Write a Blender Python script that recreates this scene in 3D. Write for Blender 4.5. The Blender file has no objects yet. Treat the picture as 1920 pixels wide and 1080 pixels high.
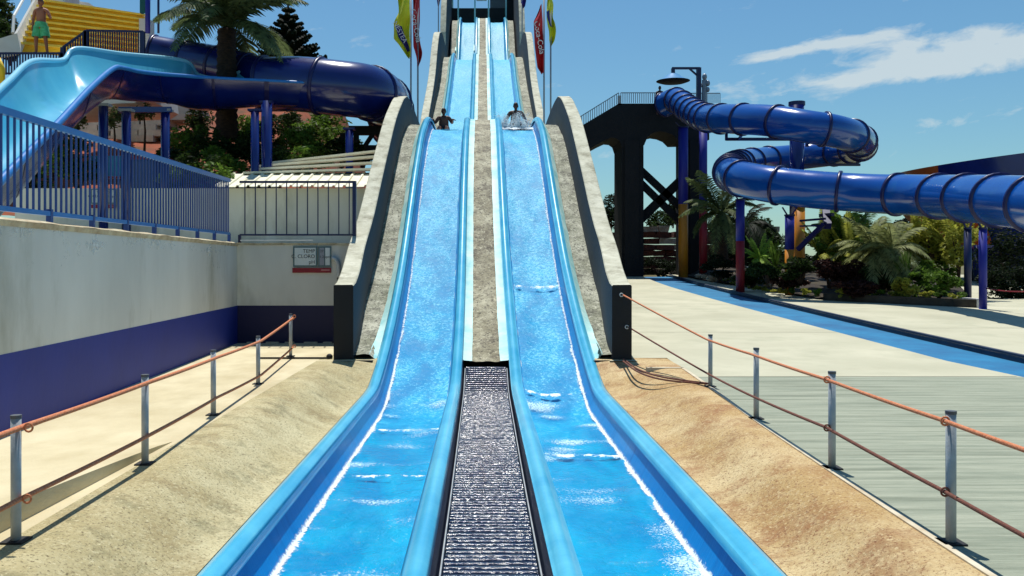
import bpy, math, random
from mathutils import Vector, Matrix, noise as mnoise
R = math.radians
rnd = random.Random(7)
S = bpy.context.scene
COL = S.collection
F = 1660.0; CX = 905.0; CY = 495.0; EYE = 1.75

# ---------------------------------------------------------------- camera, sky, sun
cam = bpy.data.cameras.new('camera'); camo = bpy.data.objects.new('camera', cam); COL.objects.link(camo)
camo.location = (0, 0, EYE); camo.rotation_euler = (R(90), 0, 0)
cam.sensor_width = 36.0; cam.lens = 36.0*F/1920.0
cam.shift_x = (960-CX)/1920.0; cam.shift_y = -(540-CY)/1920.0
cam.clip_start = 0.1; cam.clip_end = 3000
S.camera = camo
SUN_EL = 70.0; SUN_AZ = -6.0       # azimuth from +Y towards +X
w = bpy.data.worlds.new('World'); S.world = w; w.use_nodes = True
nt = w.node_tree; nt.nodes.clear()
wo = nt.nodes.new('ShaderNodeOutputWorld'); bg = nt.nodes.new('ShaderNodeBackground')
sky = nt.nodes.new('ShaderNodeTexSky'); sky.sky_type = 'NISHITA'; sky.sun_disc = False
sky.sun_elevation = R(SUN_EL); sky.sun_rotation = R(SUN_AZ); sky.air_density = 1.25; sky.dust_density = 0.25; sky.ozone_density = 2.2
bg.inputs['Strength'].default_value = 0.085
def N(tree, typ, **kw):
    n = tree.nodes.new(typ)
    for k, v in kw.items():
        if k in n.inputs: n.inputs[k].default_value = v
        else: setattr(n, k, v)
    return n
def L(tree, a, b): tree.links.new(a, b)
def mth(tree, op, a, b=None, clamp=False):
    n = tree.nodes.new('ShaderNodeMath'); n.operation = op; n.use_clamp = clamp
    for i, v in enumerate((a, b)):
        if v is None: continue
        if hasattr(v, 'links'): tree.links.new(v, n.inputs[i])
        else: n.inputs[i].default_value = v
    return n.outputs[0]
tc = N(nt, 'ShaderNodeTexCoord'); sp = N(nt, 'ShaderNodeSeparateXYZ'); L(nt, tc.outputs['Generated'], sp.inputs[0])
# wispy cloud streak; tangent-plane coordinates of the sky direction around north (+Y)
ysafe = mth(nt, 'MAXIMUM', sp.outputs['Y'], 0.05)
u = mth(nt, 'DIVIDE', sp.outputs['X'], ysafe); v = mth(nt, 'DIVIDE', sp.outputs['Z'], ysafe)
def gauss2(u0, v0, su, sv, tilt):
    du = mth(nt, 'SUBTRACT', u, u0); dv = mth(nt, 'SUBTRACT', v, v0)
    dv = mth(nt, 'SUBTRACT', dv, mth(nt, 'MULTIPLY', du, tilt))
    a = mth(nt, 'DIVIDE', du, su); b = mth(nt, 'DIVIDE', dv, sv)
    e = mth(nt, 'ADD', mth(nt, 'MULTIPLY', a, a), mth(nt, 'MULTIPLY', b, b))
    return mth(nt, 'POWER', 2.718, mth(nt, 'MULTIPLY', e, -1.0))
cxyz = N(nt, 'ShaderNodeCombineXYZ'); 
L(nt, mth(nt, 'MULTIPLY', u, 12.0), cxyz.inputs[0])
L(nt, mth(nt, 'MULTIPLY', mth(nt, 'SUBTRACT', v, mth(nt, 'MULTIPLY', u, 0.16)), 30.0), cxyz.inputs[1])
cn = N(nt, 'ShaderNodeTexNoise'); cn.inputs['Scale'].default_value = 1.0; cn.inputs['Detail'].default_value = 9; cn.inputs['Roughness'].default_value = .62; cn.inputs['Distortion'].default_value = .35
L(nt, cxyz.outputs[0], cn.inputs['Vector'])
m = mth(nt, 'ADD', mth(nt, 'MULTIPLY', gauss2(.60, .250, .20, .028, .13), 1.0), mth(nt, 'MULTIPLY', gauss2(.46, .213, .12, .013, .10), .85))
m = mth(nt, 'ADD', m, mth(nt, 'MULTIPLY', gauss2(.36, .242, .12, .007, .18), .75))
m = mth(nt, 'ADD', m, mth(nt, 'MULTIPLY', gauss2(.54, .158, .06, .006, .0), .25))
thr = mth(nt, 'SUBTRACT', mth(nt, 'ADD', mth(nt, 'MULTIPLY', cn.outputs['Fac'], 2.3), mth(nt, 'MULTIPLY', m, .85)), 1.42)
cl = mth(nt, 'MULTIPLY', thr, 2.2, True)
front = mth(nt, 'MULTIPLY', sp.outputs['Y'], 8, True)
cl = mth(nt, 'MULTIPLY', mth(nt, 'MULTIPLY', cl, front), .72)
mx = nt.nodes.new('ShaderNodeMix'); mx.data_type = 'RGBA'
L(nt, cl, mx.inputs[0]); tint = nt.nodes.new('ShaderNodeMix'); tint.data_type = 'RGBA'; tint.blend_type = 'MULTIPLY'; tint.inputs[0].default_value = 1; tint.inputs[7].default_value = (.64, .97, 1.12, 1)
L(nt, sky.outputs[0], tint.inputs[6]); L(nt, tint.outputs[2], mx.inputs[6]); mx.inputs[7].default_value = (8.2, 9.0, 9.0, 1)
L(nt, mx.outputs[2], bg.inputs['Color']); L(nt, bg.outputs[0], wo.inputs[0])
sl = bpy.data.lights.new('sun', 'SUN'); sl.energy = 5.0; sl.angle = R(.5); sl.color = (1, .965, .90)
so = bpy.data.objects.new('sun', sl); COL.objects.link(so)
sd = Vector((math.cos(R(SUN_EL))*math.sin(R(SUN_AZ)), math.cos(R(SUN_EL))*math.cos(R(SUN_AZ)), math.sin(R(SUN_EL))))
so.rotation_euler = sd.to_track_quat('Z', 'Y').to_euler(); so.location = (0, 0, 60)
S.view_settings.view_transform = 'Standard'; S.view_settings.look = 'None'; S.view_settings.exposure = 0.0; S.view_settings.gamma = 1.0
S.view_settings.use_curve_mapping = False

# ---------------------------------------------------------------- helpers
def P(px, py, Y): return Vector(((px-CX)*Y/F, Y, EYE+(CY-py)*Y/F))
SLO = .026
def gz(Y): return SLO*(min(max(Y, 16.0), 57.0)-16.0)
def G(px, py):
    k = (py-CY)/F
    Y = EYE/k if k > 0 else 999
    if Y > 16:
        Y = (EYE+SLO*16)/(k+SLO)
        if Y > 57: Y = (EYE-gz(57))/k
    return Vector(((px-CX)*Y/F, Y, gz(Y)))
def lin(c): return tuple((x/255/12.92 if x/255 <= .04045 else ((x/255+.055)/1.055)**2.4) for x in c)+(1,)
def sm(a, b, x):
    t = min(max((x-a)/(b-a), 0), 1); return t*t*(3-2*t)
def interp(pts, x):
    if x <= pts[0][0]: return pts[0][1]
    for i in range(len(pts)-1):
        x0, y0 = pts[i]; x1, y1 = pts[i+1]
        if x <= x1:
            h = x1-x0
            def sl_(j):
                if j <= 0 or j >= len(pts)-1: return 0 if j <= 0 else (pts[-1][1]-pts[-2][1])/(pts[-1][0]-pts[-2][0])
                d0 = (pts[j][1]-pts[j-1][1])/(pts[j][0]-pts[j-1][0]); d1 = (pts[j+1][1]-pts[j][1])/(pts[j+1][0]-pts[j][0])
                return 0 if d0*d1 <= 0 else 2*d0*d1/(d0+d1)
            m0, m1 = sl_(i), sl_(i+1); t = (x-x0)/h
            return (2*t**3-3*t*t+1)*y0+(t**3-2*t*t+t)*h*m0+(-2*t**3+3*t*t)*y1+(t**3-t*t)*h*m1
    return pts[-1][1]
MATS = {}
def mat(name, c1, c2=None, scale=3.0, rough=.7, bump=0.0, bscale=None, stretch=(1, 1, 1), metal=0.0, c3=None, s3=.4, spec=.5, detail=6, coat=0, lo=.35, hi=.65, k3=(.45, .7), trans=0):
    if name in MATS: return MATS[name]
    m = bpy.data.materials.new(name); m.use_nodes = True; t = m.node_tree
    b = t.nodes['Principled BSDF']; b.inputs['Roughness'].default_value = rough; b.inputs['Metallic'].default_value = metal
    b.inputs['Specular IOR Level'].default_value = spec; b.inputs['Coat Weight'].default_value = coat; b.inputs['Coat Roughness'].default_value = .08
    g = N(t, 'ShaderNodeNewGeometry'); mp = N(t, 'ShaderNodeMapping'); mp.inputs['Scale'].default_value = stretch
    L(t, g.outputs['Position'], mp.inputs[0])
    c2 = c2 or c1
    n = N(t, 'ShaderNodeTexNoise'); n.inputs['Scale'].default_value = scale; n.inputs['Detail'].default_value = detail; n.inputs['Roughness'].default_value = .6
    L(t, mp.outputs[0], n.inputs['Vector'])
    r = N(t, 'ShaderNodeMapRange'); r.inputs[1].default_value = lo; r.inputs[2].default_value = hi; L(t, n.outputs['Fac'], r.inputs[0])
    mix = t.nodes.new('ShaderNodeMix'); mix.data_type = 'RGBA'; L(t, r.outputs[0], mix.inputs[0]); mix.inputs[6].default_value = lin(c1); mix.inputs[7].default_value = lin(c2)
    out = mix.outputs[2]
    if c3:
        n3 = N(t, 'ShaderNodeTexNoise'); n3.inputs['Scale'].default_value = s3; n3.inputs['Detail'].default_value = 8; n3.inputs['Roughness'].default_value = .65; L(t, mp.outputs[0], n3.inputs['Vector'])
        r3 = N(t, 'ShaderNodeMapRange'); r3.inputs[1].default_value = k3[0]; r3.inputs[2].default_value = k3[1]; L(t, n3.outputs['Fac'], r3.inputs[0])
        m3 = t.nodes.new('ShaderNodeMix'); m3.data_type = 'RGBA'; L(t, r3.outputs[0], m3.inputs[0]); L(t, out, m3.inputs[6]); m3.inputs[7].default_value = lin(c3); out = m3.outputs[2]
    L(t, out, b.inputs['Base Color'])
    if bump:
        nb = N(t, 'ShaderNodeTexNoise'); nb.inputs['Scale'].default_value = bscale or scale*4; nb.inputs['Detail'].default_value = 6; L(t, mp.outputs[0], nb.inputs['Vector'])
        bp = N(t, 'ShaderNodeBump'); bp.inputs['Strength'].default_value = bump; bp.inputs['Distance'].default_value = .03; L(t, nb.outputs['Fac'], bp.inputs['Height']); L(t, bp.outputs[0], b.inputs['Normal'])
    if trans: b.inputs['Transmission Weight'].default_value = trans
    MATS[name] = m; return m
def bank_mat(name, base, pale, brown, green, sc, seed, ani=1.25, grain=1.0, dark=None, lo_amt=.85, gs=1.0):
    m = bpy.data.materials.new(name); m.use_nodes = True; t = m.node_tree; b = t.nodes['Principled BSDF']; b.inputs['Roughness'].default_value = .75
    g = N(t, 'ShaderNodeNewGeometry'); mp = N(t, 'ShaderNodeMapping'); mp.inputs['Location'].default_value = (seed, seed*2, 0); mp.inputs['Rotation'].default_value = (0, 0, .5); mp.inputs['Scale'].default_value = (1.0, ani, 1); L(t, g.outputs['Position'], mp.inputs[0])
    out = None
    col = lin(base); prev = None
    for (c_, s_, lo_, hi_, amt, dist_) in ((pale, .45*sc, .44, .60, lo_amt, .3), (brown, .8*sc, .49, .63, lo_amt, .5), (green, 1.7*sc, .52, .66, .75, .2), (pale, 7*sc, .54, .66, .5, 0), (pale, 30*gs, .54, .62, .75*grain, 0), (dark or brown, 44*gs, .53, .60, .8*grain, 0)):
        n = N(t, 'ShaderNodeTexNoise', Scale=s_, Detail=9.0, Roughness=.74, Distortion=dist_*.5); n.noise_dimensions = '4D'; n.inputs['W'].default_value = s_*7+seed; L(t, mp.outputs[0] if s_ < 20 else g.outputs['Position'], n.inputs['Vector'])
        r = N(t, 'ShaderNodeMapRange'); r.inputs[1].default_value = lo_; r.inputs[2].default_value = hi_; r.inputs[4].default_value = amt; L(t, n.outputs['Fac'], r.inputs[0])
        mx_ = t.nodes.new('ShaderNodeMix'); mx_.data_type = 'RGBA'; L(t, r.outputs[0], mx_.inputs[0]); mx_.inputs[7].default_value = lin(c_)
        if prev is None: mx_.inputs[6].default_value = col
        else: L(t, prev, mx_.inputs[6])
        prev = mx_.outputs[2]
    L(t, prev, b.inputs['Base Color'])
    nb = N(t, 'ShaderNodeTexNoise', Scale=30.0, Detail=6.0, Roughness=.7); L(t, g.outputs['Position'], nb.inputs['Vector'])
    bp = N(t, 'ShaderNodeBump'); bp.inputs['Strength'].default_value = .8; bp.inputs['Distance'].default_value = .02; L(t, nb.outputs['Fac'], bp.inputs['Height']); L(t, bp.outputs[0], b.inputs['Normal'])
    return m
class MB:
    def __init__(s): s.v = []; s.f = []; s.mi = []; s.cur = 0
    def add(s, vs, fs):
        o = len(s.v); s.v += [tuple(x) for x in vs]; s.f += [tuple(i+o for i in f) for f in fs]; s.mi += [s.cur]*len(fs)
    def box(s, x0, x1, y0, y1, z0, z1):
        s.add([(x, y, z) for z in (z0, z1) for y in (y0, y1) for x in (x0, x1)], [(0, 2, 3, 1), (4, 5, 7, 6), (0, 1, 5, 4), (2, 6, 7, 3), (0, 4, 6, 2), (1, 3, 7, 5)])
    def bar(s, a, b, wx, wz=None, n=4, cap=True):
        a = Vector(a); b = Vector(b); d = (b-a).normalized(); up = Vector((0, 0, 1)) if abs(d.z) < .95 else Vector((0, 1, 0))
        x = d.cross(up).normalized(); y = x.cross(d).normalized(); wz = wz or wx
        ph = math.pi/4 if n == 4 else 0; k = math.sqrt(2) if n == 4 else 1
        vs = []
        for p in (a, b):
            for i in range(n):
                t = ph+2*math.pi*i/n; vs.append(p+x*math.cos(t)*wx/2*k+y*math.sin(t)*wz/2*k)
        fs = [(i, (i+1) % n, n+(i+1) % n, n+i) for i in range(n)]
        if cap: fs += [tuple(range(n-1, -1, -1)), tuple(range(n, 2*n))]
        s.add(vs, fs)
    def tube(s, pts, r, n=8, cap=True):
        pts = [Vector(p) for p in pts]; vs = []; prev = None
        rr = r if isinstance(r, (list, tuple)) else [r]*len(pts)
        for i, p in enumerate(pts):
            d = (pts[min(i+1, len(pts)-1)]-pts[max(i-1, 0)]).normalized()
            if prev is None:
                up = Vector((0, 0, 1)) if abs(d.z) < .9 else Vector((0, 1, 0)); x = d.cross(up).normalized()
            else: x = (prev-d*prev.dot(d)).normalized()
            prev = x; y = x.cross(d)
            for k in range(n):
                t = 2*math.pi*k/n; vs.append(p+x*math.cos(t)*rr[i]+y*math.sin(t)*rr[i])
        fs = [(i*n+k, i*n+(k+1) % n, (i+1)*n+(k+1) % n, (i+1)*n+k) for i in range(len(pts)-1) for k in range(n)]
        if cap: fs += [tuple(range(n-1, -1, -1)), tuple(range((len(pts)-1)*n, len(pts)*n))]
        s.add(vs, fs)
    def grid(s, fn, nu, nv, closed=False):
        vs = [fn(i/(nu), j/(nv)) for i in range(nu+1) for j in range(nv+1)]
        s.add(vs, [(i*(nv+1)+j, i*(nv+1)+j+1, (i+1)*(nv+1)+j+1, (i+1)*(nv+1)+j) for i in range(nu) for j in range(nv)])
    def ell(s, c, r, nu=10, nv=8):
        c = Vector(c)
        s.grid(lambda a, b: (c.x+r[0]*math.cos(2*math.pi*a)*math.sin(math.pi*b), c.y+r[1]*math.sin(2*math.pi*a)*math.sin(math.pi*b), c.z+r[2]*math.cos(math.pi*b)), nu, nv)
    def prism(s, poly, ax, a0, a1):
        # poly of 2-tuples; ax = axis extruded ('x': poly (y,z); 'y': poly (x,z); 'z': poly (x,y))
        def mk(p, a): return {'x': (a, p[0], p[1]), 'y': (p[0], a, p[1]), 'z': (p[0], p[1], a)}[ax]
        n = len(poly); s.add([mk(p, a0) for p in poly]+[mk(p, a1) for p in poly],
            [(i, (i+1) % n, n+(i+1) % n, n+i) for i in range(n)]+[tuple(range(n-1, -1, -1)), tuple(range(n, 2*n))])
    def mesh(s, name, mats, smooth=False):
        me = bpy.data.meshes.new(name); me.from_pydata(s.v, [], s.f)
        for m_ in (mats if isinstance(mats, (list, tuple)) else [mats]): me.materials.append(m_)
        if any(s.mi): me.polygons.foreach_set('material_index', s.mi)
        me.update()
        if smooth: me.polygons.foreach_set('use_smooth', [True]*len(me.polygons))
        return me
    def obj(s, name, mats, parent=None, smooth=False, **kw):
        o = bpy.data.objects.new(name, s.mesh(name, mats, smooth)); COL.objects.link(o)
        if parent: o.parent = parent
        if kw: tag(o, **kw)
        return o
def fixn(o):
    import bmesh
    bm = bmesh.new(); bm.from_mesh(o.data); bmesh.ops.remove_doubles(bm, verts=bm.verts, dist=1e-4); bmesh.ops.recalc_face_normals(bm, faces=bm.faces); bm.to_mesh(o.data); bm.free(); return o
def tag(o, label=None, cat=None, group=None, kind=None):
    if label: o['label'] = label
    if cat: o['category'] = cat
    if group: o['group'] = group
    if kind: o['kind'] = kind
    return o
def empty(name, label, cat, loc=(0, 0, 0), group=None):
    o = bpy.data.objects.new(name, None); COL.objects.link(o); o.location = loc; o.empty_display_size = .1
    return tag(o, label, cat, group)
def inst(name, me, parent, loc=(0, 0, 0), rot=(0, 0, 0), scale=(1, 1, 1)):
    o = bpy.data.objects.new(name, me); COL.objects.link(o); o.parent = parent; o.location = loc; o.rotation_euler = rot; o.scale = scale
    return o
def smooth_path(pts, n):
    # Catmull-Rom resample to n points of equal arc length
    pts = [Vector(p) for p in pts]; e = [pts[0]*2-pts[1]]+pts+[pts[-1]*2-pts[-2]]; out = []
    for i in range(1, len(e)-2):
        for k in range(24):
            t = k/24; a, b, c, d = e[i-1:i+3]
            out.append(.5*((2*b)+(c-a)*t+(2*a-5*b+4*c-d)*t*t+(3*b-a-3*c+d)*t**3))
    out.append(pts[-1]); L_ = [0]
    for i in range(1, len(out)): L_.append(L_[-1]+(out[i]-out[i-1]).length)
    res = []; j = 0
    for k in range(n+1):
        s_ = L_[-1]*k/n
        while j < len(L_)-2 and L_[j+1] < s_: j += 1
        t = (s_-L_[j])/max(L_[j+1]-L_[j], 1e-9); res.append(out[j].lerp(out[j+1], min(t, 1)))
    return res, L_[-1]
def text_mesh(txt, size, m, name='lettering', parent=None, align='CENTER', ext=.002):
    cu = bpy.data.curves.new('lettering', 'FONT'); cu.body = txt; cu.size = size; cu.align_x = align; cu.align_y = 'CENTER'; cu.extrude = ext
    o = bpy.data.objects.new('tmp', cu); COL.objects.link(o); bpy.context.view_layer.update()
    me = bpy.data.meshes.new_from_object(o.evaluated_get(bpy.context.evaluated_depsgraph_get())); bpy.data.objects.remove(o)
    me.materials.clear(); me.materials.append(m); me.name = name
    o = bpy.data.objects.new(name, me); COL.objects.link(o)
    if parent: o.parent = parent
    return o

# ---------------------------------------------------------------- materials
M_cream = mat('concrete_cream', (192, 178, 140), (214, 202, 166), 1.2, .85, .25, 40, c3=(170, 156, 118), s3=.5, k3=(.5, .8), stretch=(1, .6, 1))
M_plaza = mat('concrete_plaza', (178, 176, 150), (198, 194, 168), 1.0, .85, .25, 30, c3=(150, 148, 122), s3=.5, k3=(.5, .8))
M_wet = mat('broomed_paving', (132, 140, 120), (164, 168, 146), 2.6, .75, .7, 14, stretch=(.3, 4.5, 1), c3=(100, 108, 88), s3=1.1, k3=(.5, .72))
M_bankL = bank_mat('silt_stained_concrete_left', (176, 162, 116), (206, 196, 154), (142, 122, 76), (112, 108, 72), 1.5, 3.0, 1.0, 1.3, (112, 98, 62), .8)
M_bankR = bank_mat('silt_stained_concrete_right', (180, 148, 92), (212, 190, 142), (146, 94, 46), (140, 100, 54), 1.5, 11.0, 1.0, 1.3, (128, 84, 44), .85)
M_edge = mat('kerb_edge', (214, 205, 180), (190, 172, 140), 4, .8)
M_conc = mat('weathered_concrete', (172, 172, 150), (214, 212, 192), 2.6, .85, .6, 14, c3=(104, 106, 84), s3=1.5, k3=(.52, .8))
M_rough = bank_mat('wet_rough_concrete', (120, 122, 100), (192, 192, 172), (52, 50, 36), (78, 86, 62), 2.8, 5.0, .9, 1.35, (30, 30, 22), .85, .42)
M_walltop = mat('ramp_wall_concrete', (180, 178, 154), (208, 206, 184), 3.0, .85, .6, 14, c3=(120, 114, 90), s3=2.2, k3=(.5, .75))
M_wallface = mat('ramp_wall_shaded_face', (40, 50, 62), (54, 62, 70), 2.0, .8, .3, 14, c3=(36, 42, 50), s3=1.0)  # dark blue-grey holds the shade on the wall's side faces
M_wallfront = mat('black_and_shaded_front', (10, 11, 14), (18, 18, 20), 3, .7)  # near-black holds the shade of the wall front; also used on black parts
M_apron = mat('pale_apron_paint', (176, 222, 222), (204, 236, 230), 2, .6, .2, 20, c3=(120, 196, 200), s3=1.2)
M_rim = mat('pale_blue_gelcoat', (54, 166, 208), (88, 188, 220), 1.5, .3, .1, 12, coat=.3)
M_flume = mat('blue_gelcoat', (0, 126, 200), (4, 140, 210), 1.2, .3, .1, 8, stretch=(1, 6, .5), coat=.3, c3=(0, 108, 184), s3=1.2)
M_foam = mat('white_foam', (205, 232, 240), (250, 252, 252), 14, .6, 1.0, 60, c3=(120, 200, 232), s3=8, k3=(.55, .75))
M_mat = mat('dark_rubber_slat', (14, 25, 50), (32, 48, 82), 30, .17, .5, 26, spec=.5)
M_matside = mat('dark_navy_channel', (18, 30, 56), (28, 44, 74), 4, .4, .3, 20)
M_white = mat('white_wall_paint', (208, 208, 198), (224, 224, 214), .8, .8, .2, 8, c3=(158, 156, 136), s3=.9, k3=(.52, .82), stretch=(1, 1, .35))
M_bluew = mat('blue_band_paint', (6, 34, 128), (10, 40, 140), 1.0, .6, .1, 8)
M_cap = mat('wall_coping', (206, 196, 164), (170, 150, 118), 5, .85, .4, 30)
M_railL = mat('blue_rail_paint', (30, 112, 186), (40, 124, 196), 3, .4)
M_railM = mat('mid_blue_rail_paint', (20, 58, 124), (26, 66, 138), 3, .4)
M_railN = mat('navy_rail_paint', (14, 24, 66), (20, 32, 80), 3, .4)
M_galv = mat('galvanised_post', (150, 158, 162), (176, 182, 184), 6, .5, .1, 40)
M_cap2 = mat('grey_post_cap', (84, 88, 92), None, 3, .5)
M_rope = mat('orange_rope', (196, 106, 62), (224, 148, 104), 60, .8, .4, 200)
M_ropeD = mat('brown_rope', (96, 52, 40), (130, 76, 56), 60, .8, .4, 200)
M_navy = mat('navy_gelcoat', (9, 24, 92), (12, 32, 108), 1.0, .22, .05, 6, coat=.5)
M_tube = mat('royal_blue_gelcoat', (8, 72, 156), (12, 82, 168), .8, .2, .06, 5, coat=.5, c3=(34, 100, 166), s3=1.4, k3=(.55, .85))
M_flange = mat('navy_flange', (14, 16, 78), None, 3, .35)
M_cyan = mat('cyan_gelcoat', (70, 172, 206), (92, 188, 216), .8, .3, .03, 4, coat=.5)
M_cyanrim = mat('cyan_rim', (150, 214, 236), None, 3, .3)
M_dark = mat('shaded_tower_concrete', (18, 18, 21), (26, 25, 28), 1.5, .8, .3, 10)  # concrete darkened to near-black, back-lit shade put into the base colour
M_colY = mat('yellow_column_paint', (204, 132, 24), (190, 116, 20), 1, .5)
M_colR = mat('red_column_paint', (150, 24, 38), (130, 18, 32), 1, .5)
M_colB = mat('blue_column_paint', (26, 34, 140), (32, 40, 152), 1, .5)
M_yellow = mat('yellow_step_paint', (232, 186, 22), (240, 200, 40), 1.4, .7, .2, 10, stretch=(1, 1, 4), c3=(206, 150, 30), s3=.8, k3=(.55, .8))
M_nose = mat('pale_yellow_nosing', (250, 222, 90), (244, 206, 60), 3, .6)
M_stucco = mat('white_stucco', (214, 210, 202), (230, 228, 222), 1, .8, .2, 10)
M_roof = mat('cream_sheet_roof', (226, 220, 190), (240, 236, 212), 1.5, .5, .1, 10)
M_timber = mat('weathered_beam', (190, 178, 150), (140, 124, 100), 6, .8)
M_hill = mat('red_earth', (150, 72, 36), (110, 54, 28), .8, .95, 1.0, 4, c3=(80, 62, 34), s3=.5, k3=(.5, .65))
M_earth = mat('dark_soil', (48, 36, 26), (30, 24, 18), 2.0, .95, .8, 10, c3=(66, 58, 36), s3=.6)
M_field = mat('dry_ground', (120, 108, 70), (92, 88, 54), .1, .95, c3=(64, 70, 40), s3=.05)
M_stone = mat('pale_stone', (196, 180, 158), (156, 128, 104), 3, .9, .6, 16)
M_redstone = mat('red_sandstone', (112, 60, 44), (78, 42, 32), 3, .9, .8, 12)
M_palest = mat('pale_terrace_stone', (206, 200, 190), (178, 172, 162), 1.5, .9, .6, 6)
M_trunk = mat('palm_trunk', (70, 50, 36), (40, 28, 22), 6, .95, 1.0, 12, stretch=(1, 1, 3))
def leafm(name, a, b): 
    m_ = mat(name, a, b, 1.6, .6, 0, spec=.18, lo=.3, hi=.7, c3=tuple(int(x*.6) for x in a), s3=6, k3=(.45, .65)); t = m_.node_tree; b_ = t.nodes['Principled BSDF']
    if 'Translucent BSDF' not in t.nodes:
        tr_ = t.nodes.new('ShaderNodeBsdfTranslucent'); ms_ = t.nodes.new('ShaderNodeMixShader'); ms_.inputs[0].default_value = .42
        L(t, b_.inputs['Base Color'].links[0].from_socket, tr_.inputs[0]); L(t, b_.outputs[0], ms_.inputs[1]); L(t, tr_.outputs[0], ms_.inputs[2]); L(t, ms_.outputs[0], [n_ for n_ in t.nodes if n_.type == 'OUTPUT_MATERIAL'][0].inputs[0])
    return m_
LF_dark = leafm('leaf_dark', (44, 60, 26), (60, 82, 36)); LF_mid = leafm('leaf_green', (84, 118, 40), (116, 146, 56)); LF_yel = leafm('leaf_yellow_green', (172, 174, 62), (200, 200, 96))
LF_pine = leafm('leaf_pine', (26, 38, 20), (38, 52, 28)); LF_palm = leafm('leaf_palm', (88, 104, 60), (122, 136, 88)); LF_lime = leafm('leaf_lime', (150, 190, 70), (176, 206, 90)); LF_pur = leafm('leaf_purple', (78, 48, 44), (54, 36, 34))
LF_silver = leafm('leaf_pale_frond', (140, 148, 92), (168, 172, 116))
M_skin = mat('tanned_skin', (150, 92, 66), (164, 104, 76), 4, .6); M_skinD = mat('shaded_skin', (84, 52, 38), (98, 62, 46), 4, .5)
M_hair = mat('dark_hair', (24, 18, 16), None, 20, .6); M_short = mat('green_shorts_cloth', (70, 168, 110), (96, 196, 140), 12, .8)
M_shirt = mat('dark_cloth', (24, 24, 32), None, 10, .8); M_swim = mat('dark_swim_shorts', (20, 24, 44), None, 10, .7)
M_fy = mat('yellow_flag_cloth', (206, 210, 30), (226, 226, 40), 2, .7, .5, 8); M_fr = mat('red_flag_cloth', (178, 18, 26), (200, 24, 32), 2, .7, .5, 8)
M_fp = mat('purple_flag_cloth', (60, 44, 130), None, 2, .7); M_ink = mat('navy_ink', (34, 34, 120), None, 3, .6); M_wink = mat('white_ink', (232, 230, 226), None, 3, .6); M_black = mat('black_ink', (26, 28, 30), None, 3, .6)
M_pole = mat('grey_pole', (140, 150, 160), None, 3, .4, metal=.2)
M_grn = mat('green_bin_plastic', (40, 92, 50), (50, 104, 58), 3, .45); M_orange = mat('orange_gelcoat', (196, 92, 34), (176, 78, 30), 1, .35, .1, 3)
M_sign = mat('sign_white_panel', (206, 214, 210), (220, 226, 222), 3, .5); M_signf = mat('sign_grey_frame', (84, 110, 112), None, 3, .4); M_red = mat('sign_red_band', (140, 16, 32), None, 3, .5)
M_pvc = mat('white_pvc', (196, 200, 196), None, 3, .4); M_lamp = mat('blue_lamp_shade', (90, 150, 200), None, 3, .3)
M_chan = mat('channel_blue_paint', (14, 112, 158), (22, 126, 172), 1.5, .5, .2, 10, c3=(12, 92, 140), s3=.6)
def foam_mat(name, sc, gain, col):
    m = bpy.data.materials.new(name); m.use_nodes = True; t = m.node_tree; b = t.nodes['Principled BSDF']
    b.inputs['Roughness'].default_value = .7; b.inputs['Base Color'].default_value = lin(col)
    g = N(t, 'ShaderNodeNewGeometry'); a = N(t, 'ShaderNodeAttribute'); a.attribute_name = 'cov'
    n1 = N(t, 'ShaderNodeTexNoise', Scale=sc, Detail=6.0, Roughness=.75, Distortion=.6); L(t, g.outputs['Position'], n1.inputs['Vector'])
    k = mth(t, 'MULTIPLY', mth(t, 'SUBTRACT', mth(t, 'ADD', a.outputs['Fac'], mth(t, 'MULTIPLY', n1.outputs['Fac'], 1.6)), 1.25), gain, True)
    L(t, k, b.inputs['Alpha']); return m
M_froth = foam_mat('broken_foam', 22.0, 4.0, (232, 244, 248)); M_fleck = foam_mat('foam_flecks', 40.0, 5.0, (190, 230, 244))
def foam_sheet(name, fn, nu, nv, cov, m_, par):
    b = MB(); b.grid(fn, nu, nv); o = b.obj(name, m_, smooth=True); at = o.data.attributes.new('cov', 'FLOAT', 'POINT')
    at.data.foreach_set('value', [float(cov(i/nu, j/nv)) for i in range(nu+1) for j in range(nv+1)])
    if par: child_fix(o, ws); o.parent = par; o.matrix_parent_inverse = Matrix()
    return o
M_patch = foam_mat('white_filler', 3.0, 3.0, (228, 230, 224))
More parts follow.
